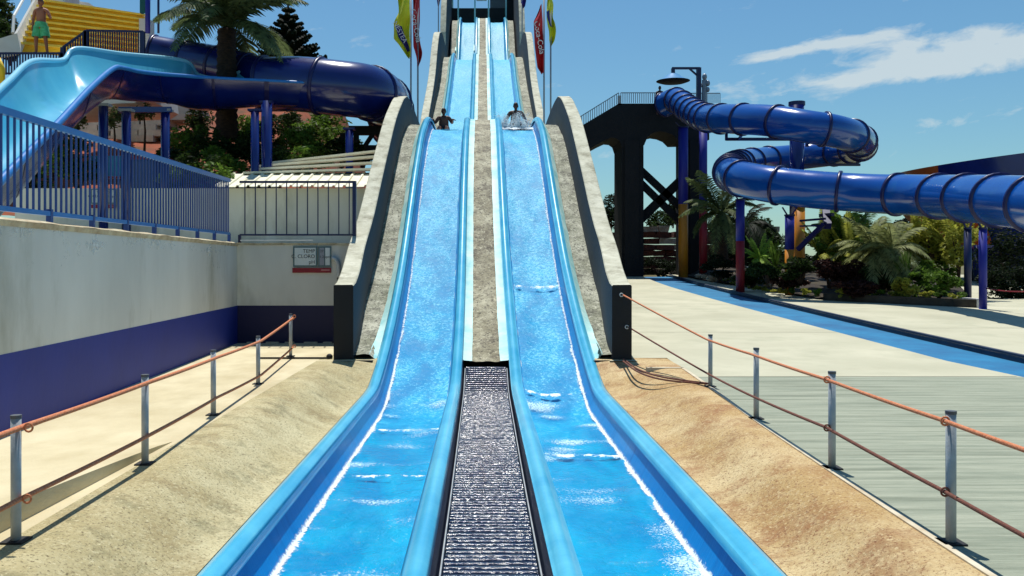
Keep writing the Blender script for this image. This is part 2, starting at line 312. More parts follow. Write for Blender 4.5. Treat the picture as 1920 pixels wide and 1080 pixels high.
def water_mat():
    m = bpy.data.materials.new('rushing_water'); m.use_nodes = True; t = m.node_tree; b = t.nodes['Principled BSDF']
    b.inputs['Specular IOR Level'].default_value = .35
    g = N(t, 'ShaderNodeNewGeometry'); s_ = N(t, 'ShaderNodeSeparateXYZ'); L(t, g.outputs['Position'], s_.inputs[0])
    n1 = N(t, 'ShaderNodeTexNoise', Scale=19.0, Detail=2.5, Roughness=.75); L(t, g.outputs['Position'], n1.inputs['Vector'])
    n1.inputs['Distortion'].default_value = .8
    mp = N(t, 'ShaderNodeMapping'); mp.inputs['Scale'].default_value = (1.2, .55, .55); L(t, g.outputs['Position'], mp.inputs[0])
    n2 = N(t, 'ShaderNodeTexNoise', Scale=1.5, Detail=5.0, Roughness=.55, Distortion=.6); L(t, mp.outputs[0], n2.inputs['Vector'])
    fast = N(t, 'ShaderNodeMapRange'); fast.inputs[1].default_value = 11.5; fast.inputs[2].default_value = 16.0; L(t, s_.outputs['Y'], fast.inputs[0])
    far = N(t, 'ShaderNodeMapRange'); far.inputs[1].default_value = 17; far.inputs[2].default_value = 38; L(t, s_.outputs['Y'], far.inputs[0])
    f3 = N(t, 'ShaderNodeMapRange'); f3.inputs[1].default_value = 34; f3.inputs[2].default_value = 60; L(t, s_.outputs['Y'], f3.inputs[0])
    # deep -> cyan by low freq
    r2 = N(t, 'ShaderNodeMapRange'); r2.inputs[1].default_value = .38; r2.inputs[2].default_value = .66; L(t, n2.outputs['Fac'], r2.inputs[0])
    a = t.nodes.new('ShaderNodeMix'); a.data_type = 'RGBA'; L(t, r2.outputs[0], a.inputs[0]); a.inputs[6].default_value = lin((0, 136, 190)); a.inputs[7].default_value = lin((2, 168, 212))
    c = t.nodes.new('ShaderNodeMix'); c.data_type = 'RGBA'; L(t, mth(t, 'ADD', mth(t, 'MULTIPLY', far.outputs[0], .6), mth(t, 'MULTIPLY', f3.outputs[0], .35)), c.inputs[0]); L(t, a.outputs[2], c.inputs[6]); c.inputs[7].default_value = lin((56, 184, 212))
    # speckle amount
    th = mth(t, 'ADD', n1.outputs['Fac'], mth(t, 'MULTIPLY', mth(t, 'SUBTRACT', n2.outputs['Fac'], .5), .4))
    lo = mth(t, 'SUBTRACT', .70, mth(t, 'MULTIPLY', fast.outputs[0], .165))
    lo = mth(t, 'SUBTRACT', lo, mth(t, 'MULTIPLY', far.outputs[0], .03))
    k = mth(t, 'MULTIPLY', mth(t, 'SUBTRACT', th, lo), 13.0, True)
    d = t.nodes.new('ShaderNodeMix'); d.data_type = 'RGBA'; L(t, mth(t, 'MULTIPLY', k, .9), d.inputs[0]); L(t, c.outputs[2], d.inputs[6]); d.inputs[7].default_value = lin((112, 202, 230))
    # dark flecks
    k2 = mth(t, 'MULTIPLY', mth(t, 'MULTIPLY', mth(t, 'SUBTRACT', .45, n1.outputs['Fac']), 14.0, True), fast.outputs[0])
    e = t.nodes.new('ShaderNodeMix'); e.data_type = 'RGBA'; L(t, mth(t, 'MULTIPLY', k2, .9), e.inputs[0]); L(t, d.outputs[2], e.inputs[6]); e.inputs[7].default_value = lin((0, 140, 196))
    L(t, e.outputs[2], b.inputs['Base Color']); L(t, mth(t, 'ADD', .10, mth(t, 'MULTIPLY', fast.outputs[0], .42)), b.inputs['Roughness']); L(t, mth(t, 'SUBTRACT', .32, mth(t, 'MULTIPLY', fast.outputs[0], .14)), b.inputs['Specular IOR Level'])
    nb = N(t, 'ShaderNodeTexNoise', Scale=7.0, Detail=6.0, Roughness=.65, Distortion=.5); L(t, g.outputs['Position'], nb.inputs['Vector'])
    bp = N(t, 'ShaderNodeBump'); bp.inputs['Strength'].default_value = .55; bp.inputs['Distance'].default_value = .05; L(t, nb.outputs['Fac'], bp.inputs['Height']); L(t, bp.outputs[0], b.inputs['Normal'])
    return m
M_water = water_mat()

# ---------------------------------------------------------------- the setting: ground
XC = .06
RIM = [(2, -.31), (14.0, -.31), (14.7, -.29), (15.4, -.16), (16.6, .18), (18.15, .72), (20.5, 1.75), (22.8, 3.05), (25.6, 4.75), (28.2, 6.09), (31.2, 6.92), (32.8, 7.02), (37.5, 7.05), (39.5, 7.3), (45.9, 9.95), (51.5, 12.6), (57, 15.3), (59, 15.75), (65, 15.9), (66.5, 16.4), (69.5, 18.4), (75, 22.6), (77, 23.1), (84, 23.2)]
def rim(y): return interp(RIM, y)
def xc(y): return XC*(1-sm(16, 26, y))

def ground_z(x, y):
    h = -1.6+sm(57, 61, y)*2.6
    return h
b = MB(); ys = [-30, 0, 20, 40, 57, 58, 59, 60, 61, 62, 120, 300, 900, 2400]; n = len(ys)
xs = [-2400, -600, -150, -60, -20, 0, 20, 60, 150, 600, 2400]
b.add([(x, y, ground_z(x, y)) for y in ys for x in xs], [(j*len(xs)+i, j*len(xs)+i+1, (j+1)*len(xs)+i+1, (j+1)*len(xs)+i) for j in range(n-1) for i in range(len(xs)-1)])
b.obj('ground', M_field, kind='structure')

def wallx(y): return -4.62-(y-4)*(5.43-4.62)/(19.6-4)      # face of the left wall
# left yard
def slabgrid(name, f, nu, nv, m_, z_under=None):
    b = MB(); b.grid(f, nu, nv); o = b.obj(name, m_, kind='structure', smooth=True); return o
slabgrid('left_yard', lambda a, c: ((1-a)*(wallx(1+c*18.6)-.05)+a*-3.0, 1+c*18.6, 0), 4, 12, M_cream)
slabgrid('left_yard_end', lambda a, c: (-3.0+a*.65, 16.0+c*3.6, 0), 2, 4, M_cream)
slabgrid('right_yard_end', lambda a, c: (2.3+a*.5, 16.0+c*3.6, 0.0), 2, 4, M_plaza)
redge = lambda y: interp([(2, 2.82), (5.5, 2.89), (7.6, 2.97), (10, 3.08), (12.6, 3.25), (15, 3.38), (17, 3.42)], y)
def bank(side):
    def f(a, c):
        y = 2.5+c*14.5; xo = 3.0 if side < 0 else redge(y); xi = 1.985
        x = xi+(xo-xi)*a; zr = min(rim(y)-.03, .0+.02*sm(14, 16, y)); z = zr*(1-sm(0, .8, a)) if y < 16 else zr*(1-a)
        z += (.005 if side < 0 else .002)*mnoise.noise(Vector((x*1.3*side, y*.8, 3)))*math.sin(math.pi*a)*2+.002*mnoise.noise(Vector((x*5, y*4, 3)))*math.sin(math.pi*a)
        return (side*x+(1-a)*xc(y), y, z)
    b = MB(); b.grid(f, 24, 120); return b.obj('left_bank' if side < 0 else 'right_bank', M_bankL if side < 0 else M_bankR, kind='structure', smooth=True)
bank(-1); bank(1)
# right side paving
def strip(name, x0, x1, y0, y1, m_, dz=0, n=24):
    fx0 = x0 if callable(x0) else (lambda y: x0); fx1 = x1 if callable(x1) else (lambda y: x1)
    b = MB(); b.grid(lambda a, c: ((1-a)*fx0(y0+(y1-y0)*c)+a*fx1(y0+(y1-y0)*c), y0+(y1-y0)*c, gz(y0+(y1-y0)*c)+dz), 3, n); return b.obj(name, m_, kind='structure', smooth=True)
chx0 = lambda y: interp([(2, 8.3), (14, 8.37), (28, 8.5), (40, 8.8), (56, 9.9)], y)
chx1 = lambda y: chx0(y)+interp([(2, 1.6), (16, 1.6), (40, 1.9), (56, 1.9)], y)
strip('wet_paving', redge, lambda y: chx0(y), 2, 13.75, M_wet)
strip('plaza', redge, lambda y: chx0(y), 13.75, 16.4, M_plaza)
strip('plaza_rear', 2.7, lambda y: chx0(y), 16.4, 57, M_plaza)
strip('plaza_far_side', lambda y: chx1(y), 48, 2, 57, M_plaza)
# recessed blue channel with its own side faces
b = MB()
b.grid(lambda a, c: ((1-a)*chx0(2+54*c)+a*chx1(2+54*c), 2+54*c, gz(2+54*c)-.10), 2, 54)
b.obj('water_channel_floor', M_chan, kind='structure', smooth=True)
b = MB()
b.grid(lambda a, c: (chx1(2+54*c)+.004, 2+54*c, gz(2+54*c)-.12+a*.17), 1, 54)
b.grid(lambda a, c: (chx1(2+54*c)+.004+a*.10, 2+54*c, gz(2+54*c)+.05), 1, 54)
b.grid(lambda a, c: (chx0(2+54*c)-.002, 2+54*c, gz(2+54*c)-.12+a*.118), 1, 54)
b.obj('channel_shaded_edge', mat('channel_edge_shadow', (20, 34, 60), (30, 48, 76), 3, .6), kind='structure')  # raised dark edge, its colour stands for the shadow of the channel side
b = MB()
for (x0, y0, x1, y1) in ((3.6, 13.76, 8.3, 13.76), (3.4, 21, 8.4, 21), (3.3, 30, 8.5, 30), (10.1, 22, 30, 22), (10.4, 34, 16, 34)):
    n_ = 12; vs = []
    for i in range(n_+1):
        t_ = i/n_; x = x0+(x1-x0)*t_; y = y0+(y1-y0)*t_; d = Vector((y1-y0, -(x1-x0), 0)).normalized()*.012
        vs += [(x-d.x, y-d.y, gz(y)+.004), (x+d.x, y+d.y, gz(y)+.004)]
    b.add(vs, [(2*i, 2*i+1, 2*i+3, 2*i+2) for i in range(n_)])
b.obj('paving_joint', mat('joint_filler', (120, 116, 96), None, 3, .9), kind='structure')
# white slab edge running beside the right bank
b = MB()
def ed(y0, y1, f, w_):
    b.grid(lambda a, c: (f(y0+(y1-y0)*c)-w_+a*w_, y0+(y1-y0)*c, .012), 1, 30)
    b.grid(lambda a, c: (f(y0+(y1-y0)*c)-w_, y0+(y1-y0)*c, -.12+a*.132), 1, 30)
ed(2.2, 14.9, redge, .05)
b.box(2.75, 3.38, 14.84, 14.92, -.1, .012)
b.obj('slab_edge', M_edge, kind='structure')
# raised wedge slab in the left yard
b = MB(); y0, y1 = 3.0, 8.7
def wz(y): return .27*(1-(y-3)/(y1-3))**.8 + .004
xw = lambda y: -3.14+.03*(y-5.75)
n = 16; vs = []
for i in range(n+1):
    y = y0+(y1-y0)*i/n
    vs += [(wallx(y)-.02, y, wz(y)), (xw(y), y, wz(y)), (xw(y), y, -.05)]
b.add(vs, [(i*3+k, i*3+k+1, i*3+k+4, i*3+k+3) for i in range(n) for k in range(2)])
b.obj('raised_yard_slab', [M_cream], kind='structure')

# ---------------------------------------------------------------- the big water slide
ws = empty('water_slide', 'twin lane blue water slide running down the concrete ramp to the camera', 'water slide', (XC, 8, -.7))
def child_fix(o, par): # keep world coordinates under an offset empty
    o.parent = par; o.matrix_parent_inverse = Matrix.Translation(par.location).inverted(); return o
Y0, Y1 = 3.0, 78.0
def ysamp():
    out = []; y = Y0
    while y < Y1: out.append(y); y += .22 if y < 34 else .5
    out.append(Y1); return out
YS = ysamp()
def sweep(prof, name, m_, sm_=True, parent=ws, ys=None, **kw):
    """prof(y) -> list of (x, dz below rim) ; swept along the slide"""
    ys = ys or YS; b = MB(); vs = []; k = None
    for y in ys:
        p = prof(y); k = len(p); z = rim(y); c0 = xc(y)
        # tilt offsets normal to the local slope
        s_ = (rim(y+.1)-rim(y-.1))/.2; ln = math.sqrt(1+s_*s_)
        for (x, d) in p: vs.append((x+c0, y+s_*d/ln*1.0, z-d/ln))
    b.add(vs, [(i*k+j, i*k+j+1, (i+1)*k+j+1, (i+1)*k+j) for i in range(len(ys)-1) for j in range(k-1)])
    o = b.obj(name, m_, smooth=sm_); child_fix(o, parent) if parent else None
    return tag(o, **kw) if kw else o
def arc(x0, x1, d0, h, n=8):
    return [(x0+(x1-x0)*i/n, d0-h*math.sin(math.pi*i/n)) for i in range(n+1)]
DEP = .44
def foam_jump(side, y, x0, x1, wdt, curve, par):
    """transverse standing wave of foam across the lane"""
    b = MB(); r_ = random.Random(int(y*100)+side); n = 60
    def f(a, c):
        x = side*(x0+(x1-x0)*c); e = (a-.5)*2; jit = .7*mnoise.noise(Vector((x*3, y, side)))+.5*mnoise.noise(Vector((x*9, y*3, 1)))
        yy = y+curve*(1-(2*c-1)**2)*-1+jit*wdt*.8+e*wdt*2.2
        s_ = (rim(yy+.1)-rim(yy-.1))/.2; ln = math.sqrt(1+s_*s_)
        return (x+xc(yy), yy+s_*DEP/ln*.97, rim(yy)-DEP/ln*.93+.035*math.exp(-(e*2.2)**2)+.012*mnoise.noise(Vector((x*16, yy*16, 5))))
    o = foam_sheet('standing_wave', f, 12, n, lambda a, c: .92*math.exp(-((a-.5)*2*2.2)**2)*(.62+.75*mnoise.noise(Vector((c*7, y, side)))), M_froth, par)
    return o
for side in (-1, 1):
    fl = sweep(lambda y: [(side*1.87, .10), (side*1.80, .28), (side*1.72, DEP), (side*1.64, DEP+.10), (side*.74, DEP+.10), (side*.68, DEP), (side*.63, .28), (side*.58, .10)], 'flume', M_flume,
               label='left hand lane of the slide' if side < 0 else 'right hand lane of the slide')
    for (a, c) in ((1.80, 2.0), (.42, .62)):
        o = sweep(lambda y: [(side*a, .14), (side*a, .05)]+arc(side*a, side*c, .05, .06)+[(side*c, .05), (side*c, .34 if c > 1 else .14)], 'rim', M_rim); o.parent = fl; o.matrix_parent_inverse = Matrix()
    # water surface with waves
    def wprof(y, side=side):
        out = []
        for i in range(17):
            t = i/16; x = .67+(1.73-.67)*t
            a_ = .012 if y < 14 else .02
            out.append((side*x, DEP+.03*math.sin(math.pi*t)-a_*mnoise.noise(Vector((x*3*side, y*2.2, 0)))*2-(.02 if y < 14 else .0)))
        return out
    o = sweep(wprof, 'water', M_water); o.parent = fl; o.matrix_parent_inverse = Matrix()
    # foam along the outer edge
    def ff_(a, c, side=side):
        y = 3.2+27.6*c; s_ = (rim(y+.1)-rim(y-.1))/.2; ln = math.sqrt(1+s_*s_)
        k_ = [(1.765, DEP-.10), (1.742, DEP-.055), (1.72, DEP-.028), (1.68, DEP-.022), (1.61, DEP-.028), (1.50, DEP-.040)][int(round(a*5))]
        x = side*(k_[0]+.02*mnoise.noise(Vector((y*2, side, 0)))*(a > .3)); return (x+xc(y), y+s_*k_[1]/ln, rim(y)-k_[1]/ln)
    foam_sheet('edge_foam', ff_, 5, 500, lambda a, c: [.0, .5, .86, .34+.38*mnoise.noise(Vector((c*40, 3, side))), .12+.25*mnoise.noise(Vector((c*60, 1, side))), 0][int(round(a*5))]*(1 if c < .5 else .8), M_froth, fl)
    # drifting flecks on the churned water
    def fk(a, c, side=side):
        y = 3.2+12.6*c; x = side*(.68+1.04*a); s_ = (rim(y+.1)-rim(y-.1))/.2; ln = math.sqrt(1+s_*s_); d_ = DEP+.03*math.sin(math.pi*a)-.012*mnoise.noise(Vector((x*3, y*2.2, 0)))*2-.02-.008
        return (x+xc(y), y+s_*d_/ln, rim(y)-d_/ln)
    def fcov(a, c, side=side):
        y = 3.2+12.6*c; x = .68+1.04*a; v_ = .20+.62*mnoise.noise(Vector((x*1.5, y*1.1, 20+side)))+.30*mnoise.noise(Vector((x*.7, y*3.5, 30+side)))
        return min(v_, .6)
    foam_sheet('foam_flecks', fk, 14, 160, fcov, M_fleck, fl)
    # thin streak on the inner edge up the ramp
    o = sweep(lambda y, side=side: [(side*.64, DEP-.06), (side*(.675+.02*mnoise.noise(Vector((y*3, side, 2)))), DEP-.015)], 'edge_foam', M_foam, ys=[y/8 for y in range(8*14, 8*31)]); o.parent = fl; o.matrix_parent_inverse = Matrix()
    for (y, cur, wd) in ({-1: [(13.1, .1, .11), (10.2, .0, .05)], 1: [(11.25, -.05, .11), (15.6, .25, .09), (20.2, .1, .10)]}[side]):
        o = foam_jump(side, y, .68, 1.72, wd, cur, ws); o.parent = fl; o.matrix_parent_inverse = Matrix()
    # white water pouring over the crest
    b = MB()
    def crest(a, c, side=side):
        y = 29.6+a*2.6; x = .68+1.06*c; z = rim(y)-DEP+.03+.08*abs(mnoise.noise(Vector((x*5, y*5, side*4))))*math.sin(math.pi*c)
        return (side*x+xc(y), y, z)
# centre channel side faces and slatted mat
sweep(lambda y: [(-.42, .06), (-.40, .30), (-.385, .34), (.385, .34), (.40, .30), (.42, .06)], 'centre_channel', M_matside, sm_=False, ys=[y for y in YS if y < 16.3])
cm = empty('slatted_walkway_mat', 'dark wet slatted mat lying between the two slide lanes', 'mat', (XC, 3.2, -.62))
slat = MB(); n = 8
for i in range(n+1): pass
prof = [(-.036, -.03), (-.034, -.012), (-.018, .008), (.012, .012), (.030, .000), (.032, -.03)]
nx = 12
slat.add([(-.355+.71*i/nx, p[0], p[1]+.0035*mnoise.noise(Vector((i*2.1, 0, 0)))) for i in range(nx+1) for p in prof], [(i*6+j, i*6+j+1, (i+1)*6+j+1, (i+1)*6+j) for i in range(nx) for j in range(5)])
sme = slat.mesh('slat', M_mat, True)
k = 0; y = 3.4
while y < 16.0 and k < 299:
    z = rim(y)-.25+.14*sm(8, 16, y)
    inst('slat', sme, cm, (xc(y)-XC+rnd.uniform(-.004, .004), y-3.2, z+.62+rnd.uniform(-.002, .002)), (math.atan((rim(y+.1)-rim(y-.1))/.2)+rnd.uniform(-.10, .10), rnd.uniform(-.004, .004), 0), (1, 1, 1))
    y += .0925; k += 1
b = MB()
for sx in (-1, 1):
    b.tube([(XC+sx*.375, y_, rim(y_)-.235+.14*sm(8, 16, y_)) for y_ in [3.4+i*.5 for i in range(26)]], .008, 6)
o = b.obj('edge_rail', M_galv, smooth=True); child_fix(o, cm)

# ---------------------------------------------------------------- the concrete ramp
rp = empty('concrete_ramp', 'weathered concrete ramp with tall curved side walls carrying the slide', 'ramp', (0, 22, 0))
def wi(y): return interp([(16.2, 2.36), (20, 2.56), (34, 2.56), (40, 2.55)], y)
def coff(y): return interp([(15.9, -.06), (17, .06), (20, .26), (30, .28), (84, .28)], y)
for side in (-1, 1):
    def cp(y, side=side):
        c = coff(y); a_ = 1.98; o_ = 2.13
        out = [(side*a_, .10), (side*o_, c)]
        for i in range(1, 7):
            x = o_+(wi(y)-o_+.02)*i/6
            out.append((side*x-xc(y), c+.035*mnoise.noise(Vector((x*4*side, y*2.6, 0)))))
        return out
    sweep(cp, 'ramp_surface', M_rough, parent=rp, ys=[y for y in YS if y > 16.1])
    sweep(lambda y: [(side*2.0, .06), (side*(2.09+.015*mnoise.noise(Vector((y, side, 1)))), coff(y)*.55+.03), (side*(2.14+.02*mnoise.noise(Vector((y*2, side, 1)))), coff(y)*.97-.008)], 'painted_apron', M_apron, parent=rp, ys=[y for y in YS if y > 16.15])
    sweep(lambda y: [(side*.43, .055), (side*.40, .075), (side*(.255+.012*mnoise.noise(Vector((y*2, side, 8)))), .085)], 'painted_apron', M_apron, parent=rp, ys=[y for y in YS if y > 16.1])
sweep(lambda y: [(x/10*.30, .10+.02*mnoise.noise(Vector((x, y*2.5, 9)))) for x in range(-10, 11, 2)], 'centre_strip', bank_mat('mossy_wet_concrete', (132, 124, 96), (196, 190, 160), (60, 46, 24), (84, 80, 52), 3.0, 21.0, .9, 1.35, (44, 34, 20), .85, .42), parent=rp, ys=[y for y in YS if y > 16.08])
# body under the ramp (front end face + fill)
def ywall(name, tops, xin, xout, side, zb, mats):
    """side wall with its own top edge; materials: 0 top, 1 inner face, 2 front"""
    b = MB(); ys = []; y = tops[0][0]
    while y < tops[-1][0]: ys.append(y); y += .35
    ys.append(tops[-1][0]); vs = []
    for y in ys:
        t = interp(tops, y); xi = side*xin(y); xo = side*xout(y)
        jz = .012*mnoise.noise(Vector((y*1.5, side, 6)))
        vs += [(xi, y, zb(y)), (xi, y, t-.02+jz), (xi+side*.02, y, t+jz), (xo-side*.02, y, t-jz), (xo, y, t-.02), (xo, y, zb(y))]
    n = len(ys)
    for k, mi_ in ((0, 1), (1, 0), (2, 0), (3, 0), (4, 1)):
        b.cur = mi_; o0 = len(b.v)
        b.add([vs[i*6+kk] for i in range(n) for kk in (k, k+1)], [(2*i, 2*i+1, 2*i+3, 2*i+2) for i in range(n-1)])
    b.cur = 2; b.add(vs[:6], [(0, 1, 2, 3, 4, 5)]); b.cur = 1; b.add(vs[-6:], [(5, 4, 3, 2, 1, 0)])
    o = b.obj(name, mats); fixn(o); return child_fix(o, rp)
T1L = [(16.15, 1.37), (17, 1.55), (18.4, 1.95), (19.9, 2.45), (23.4, 4.45), (26.3, 6.1), (27.5, 6.62), (29.1, 7.22), (30.5, 7.5), (32, 7.55), (36, 7.45), (39, 7.3)]
for side in (-1, 1):
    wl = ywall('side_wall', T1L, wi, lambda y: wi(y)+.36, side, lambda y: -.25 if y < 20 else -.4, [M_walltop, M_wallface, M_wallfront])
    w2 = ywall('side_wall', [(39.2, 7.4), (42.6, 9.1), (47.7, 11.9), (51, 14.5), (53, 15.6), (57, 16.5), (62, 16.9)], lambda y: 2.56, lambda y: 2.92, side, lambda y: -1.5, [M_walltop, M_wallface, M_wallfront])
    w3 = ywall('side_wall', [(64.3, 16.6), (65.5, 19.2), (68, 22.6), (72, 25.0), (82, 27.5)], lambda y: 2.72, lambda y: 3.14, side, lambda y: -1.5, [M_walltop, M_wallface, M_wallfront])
b = MB()
poly = [(16.1, -.3)]+[(y, rim(y)-.75) for y in [17.5+i for i in range(0, 64)]]+[(81, -1.5), (17, -1.5)]
b.prism([(16.25, -.5)]+[(y, min(rim(y)-.8, 99)) for y in range(19, 82)]+[(81, -1.5), (16.25, -1.5)], 'x', -2.3, 2.3)
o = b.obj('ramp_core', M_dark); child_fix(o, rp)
# ramp slab ends beside the lanes, black to draw their underside shadow
b = MB()
for side in (-1, 1):
    pts = [(side*1.99, 16.0), (side*2.38, 16.1), (side*2.38, 16.3), (side*1.99, 16.3)]
    b.prism(pts, 'z', -.2, .0)
o = b.obj('slab_end', M_wallfront); child_fix(o, rp)
# landings beside the lanes behind the first crest
b = MB(); 
for side in (-1, 1):
    b.box(min(side*2.95, side*4.2), max(side*2.95, side*4.2), 37.5, 41.5, -1.5, 6.2)
o = b.obj('flagpole_plinth', M_conc); child_fix(o, rp)
# start gate on top
sg = empty('start_platform', 'dark start platform with rails across the top of both lanes', 'platform', (0, 79, 23))
def wobj(b, name, m_, par, smooth=False, **kw):
    o = b.obj(name, m_, smooth=smooth); child_fix(o, par)
    if kw: tag(o, **kw)
    return o
b = MB(); b.box(-3.1, 3.1, 78.2, 82, 22.4, 24.35); wobj(b, 'deck', M_wallfront, sg)
for x in (-2.15, -.68, .52, 2.05):
    b = MB(); b.bar((x, 77.8, 22.9), (x, 77.8, 25.0), .13, .13); b.bar((x, 77.8, 22.9), (x, 70, 18.55), .08, .16); wobj(b, 'lane_divider', M_apron, sg)
for x in (-2.15, -.68, .52, 2.05):
    b = MB(); b.ell((x, 77.8, 25.1), (.13, .13, .16)); wobj(b, 'post_tip', M_railN, sg)
b = MB(); b.box(-.55, .35, 78.0, 78.1, 24.95, 25.1); wobj(b, 'white_bar', M_white, sg)
b = MB(); b.box(.65, 2.0, 78.3, 78.4, 24.3, 25.3); wobj(b, 'screen_panel', M_cap2, sg)
b = MB(); b.box(.55, 2.05, 78.15, 78.28, 25.3, 25.42); wobj(b, 'white_bar', M_white, sg)
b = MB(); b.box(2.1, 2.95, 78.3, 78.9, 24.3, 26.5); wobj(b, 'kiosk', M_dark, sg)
b = MB(); b.box(-2.75, -2.6, 78.3, 78.5, 24.3, 27); wobj(b, 'corner_post', M_apron, sg)

# ---------------------------------------------------------------- left walls
def wallprism(name, x_of, y0, y1, zt, th, m_up, m_dn, band, label, cat):
    e = empty(name, label, cat, (x_of(y0), y0, 0))
    b = MB(); n = 8
    for (za, zb, t_, m_, nm, off) in ((band, zt, th, m_up, 'wall_face', 0), (-.1, band, th, m_dn, 'painted_band', .003)):
        b = MB(); v_ = []
        for i in range(n+1):
            y = y0+(y1-y0)*i/n; x = x_of(y)+off; v_ += [(x, y, za), (x, y, zb), (x-th, y, zb), (x-th, y, za)]
        b.add(v_, [(i*4+k, i*4+(k+1) % 4, (i+1)*4+(k+1) % 4, (i+1)*4+k) for i in range(n) for k in range(4)]+[(0, 3, 2, 1), (n*4, n*4+1, n*4+2, n*4+3)])
        o = b.obj(nm, m_); child_fix(o, e)
    return e
lw = wallprism('retaining_wall', wallx, 1, 19.6, 2.2, .5, M_white, M_bluew, .83, 'long white retaining wall with blue painted foot along the left side', 'wall')
b = MB()
b.grid(lambda a, c: (wallx(1+18.6*c)+.03-a*.28, 1+18.6*c, 2.203+.02*mnoise.noise(Vector((c*30, a*2, 0)))+.03*(a > .2)*(a < .8)), 5, 90)
b.grid(lambda a, c: (wallx(1+18.6*c)+.03-.02*(1-a), 1+18.6*c, 2.14+a*.063), 1, 90)
o = b.obj('coping', M_cap, smooth=False); child_fix(o, lw)
o = foam_sheet('filler_patch', lambda a, c: (wallx(6+12.5*c)+.006, 6+12.5*c, 1.62+.54*a), 10, 80, lambda a, c: .18+.42*mnoise.noise(Vector((a*2.5, c*7, 3)))+.25*(a > .6), M_patch, None); child_fix(o, lw)
ew = empty('end_wall', 'white end wall with blue foot beside the black ramp pillar', 'wall', (-4, 19.6, 0))
b = MB(); b.box(-5.45, -2.8, 19.6, 19.95, .83, 2.17); wobj(b, 'wall_face', M_white, ew)
b = MB(); b.box(-5.45, -2.8, 19.597, 19.95, -.1, .83); wobj(b, 'painted_band', mat('shaded_blue_band', (14, 16, 66), None, 1, .6), ew)  # same blue foot, darkened in colour for the end wall's shade
x = -5.44
i = 0
while x < -2.85:
    b = MB(); l_ = rnd.uniform(.26, .42); b.box(x, min(x+l_-.012, -2.82), 19.57, 19.98, 2.173, 2.215+rnd.uniform(-.006, .01)); wobj(b, 'coping_stone', M_cap, ew); x += l_
b = MB(); b.bar((-5.35, 19.55, 2.27), (-3.75, 19.55, 2.27), .03, .03, 6); wobj(b, 'conduit', M_pvc, ew)
b = MB()
for i in range(6):
    b.box(-5.2+i*.42, -5.0+i*.42+rnd.uniform(-.05, .1), 19.5, 19.6, 0.0, .03)
wobj(b, 'foot_trim', M_edge, ew)
# terrace behind the walls
b = MB(); b.prism([(wallx(1)-.45, 1), (wallx(19.6)-.45, 19.6), (-5.4, 19.92), (-3.0, 19.92), (-3.0, 60), (-60, 60), (-60, 1)], 'z', -1.5, 2.17); b.obj('terrace', M_plaza, kind='structure')

# fences
def fence(name, A, B, h0, zt, n, m_top, m_bal, m_bot, nposts, label, tA=None, bA=None):
    e = empty(name, label, 'railing', A)
    A = Vector(A); B = Vector(B); up = Vector((0, 0, 1)); Hh = zt
    for (z, w_) in ((Hh, .07 if n > 50 else .045), (h0, .05 if n > 50 else .035)):
        b = MB(); b.bar(A+up*(z if tA is None else (tA if z == Hh else bA)), B+up*z, w_, w_*1.1); wobj(b, 'rail', m_top if z == Hh else m_bot, e)
    bm = MB(); bm.box(-.011, .011, -.011, .011, 0, Hh-h0-.04); me = bm.mesh('baluster', m_bal)
    ang = math.atan2((B-A).y, (B-A).x)
    for i in range(n):
        t_ = (i+.5)/n; p = A.lerp(B, t_)-A; tt = Hh if tA is None else tA+(Hh-tA)*t_; bb_ = h0 if bA is None else bA+(h0-bA)*t_; p.z += bb_+.02; inst('baluster', me, e, p, (0, 0, ang), (1, 1, (tt-bb_-.04)/(Hh-h0-.04)))
    bm = MB(); bm.box(-.03, .03, -.03, .03, 0, h0); me = bm.mesh('post', m_bal)
    for i in range(nposts):
        p = A.lerp(B, (i)/(nposts-1))-A; inst('post', me, e, p, (0, 0, ang))
    return e
fence('blue_railing', (wallx(4.0)-.16, 4.0, 2.19), (wallx(19.5)-.16, 19.5, 2.23),   .19, 1.36, 104, M_railL, M_railM, M_railL, 13, 'long blue railing on top of the left retaining wall', 1.06, .10)
fence('navy_railing', (-5.42, 19.75, 2.2), (-2.86, 19.75, 2.2), .2, 1.38, 11, M_railN, M_railN, M_railN, 2, 'short navy railing with wide set bars above the end wall')
b = MB(); b.box(-2.9, -2.82, 19.7, 19.8, 2.2, 3.6); tag(b.obj('railing_end_post', M_railN), 'thick navy post closing the short railing beside the ramp', 'post')

# building behind the railing
bd = empty('pump_house', 'low white pump house with a cream sheet metal roof behind the railing', 'building', (-10, 25, 2.2))
def px_x(px, Y): return (px-CX)*Y/F
zt_ = EYE+(CY-353)*24/F
b = MB(); b.box(px_x(28, 24), px_x(700, 24), 24, 30, 2.1, zt_); wobj(b, 'wall', M_white, bd)
# roof of panels
xl, xr = px_x(408, 23.9), px_x(705, 23.9)
def panel_mesh(w_, len_, rise):
    b = MB(); pr = [(0, 0), (.02, .045), (.07, .045), (.09, 0), (w_, 0)]
    k = len(pr); b.add([(p[0], t*len_, p[1]+t*rise) for t in (0, 1) for p in pr]+[(p[0], t*len_, p[1]+t*rise-.02) for t in (0, 1) for p in pr],
        [(i, i+1, k+i+1, k+i) for i in range(k-1)]+[(i+2*k+1, i+2*k, 3*k+i, 3*k+i+1) for i in range(k-1)]+[(i+1, i, 2*k+i, 2*k+i+1) for i in range(k-1)]+[(k+i, k+i+1, 3*k+i+1, 3*k+i) for i in range(k-1)]); return b.mesh('roof_panel', M_roof)
pw = (xr-xl)/15; pm = panel_mesh(pw-.006, 1.75, .52)
for i in range(15): inst('roof_panel', pm, bd, (xl+10+i*pw, 23.6-25, zt_-2.2+.01+rnd.uniform(-.008, .008)))
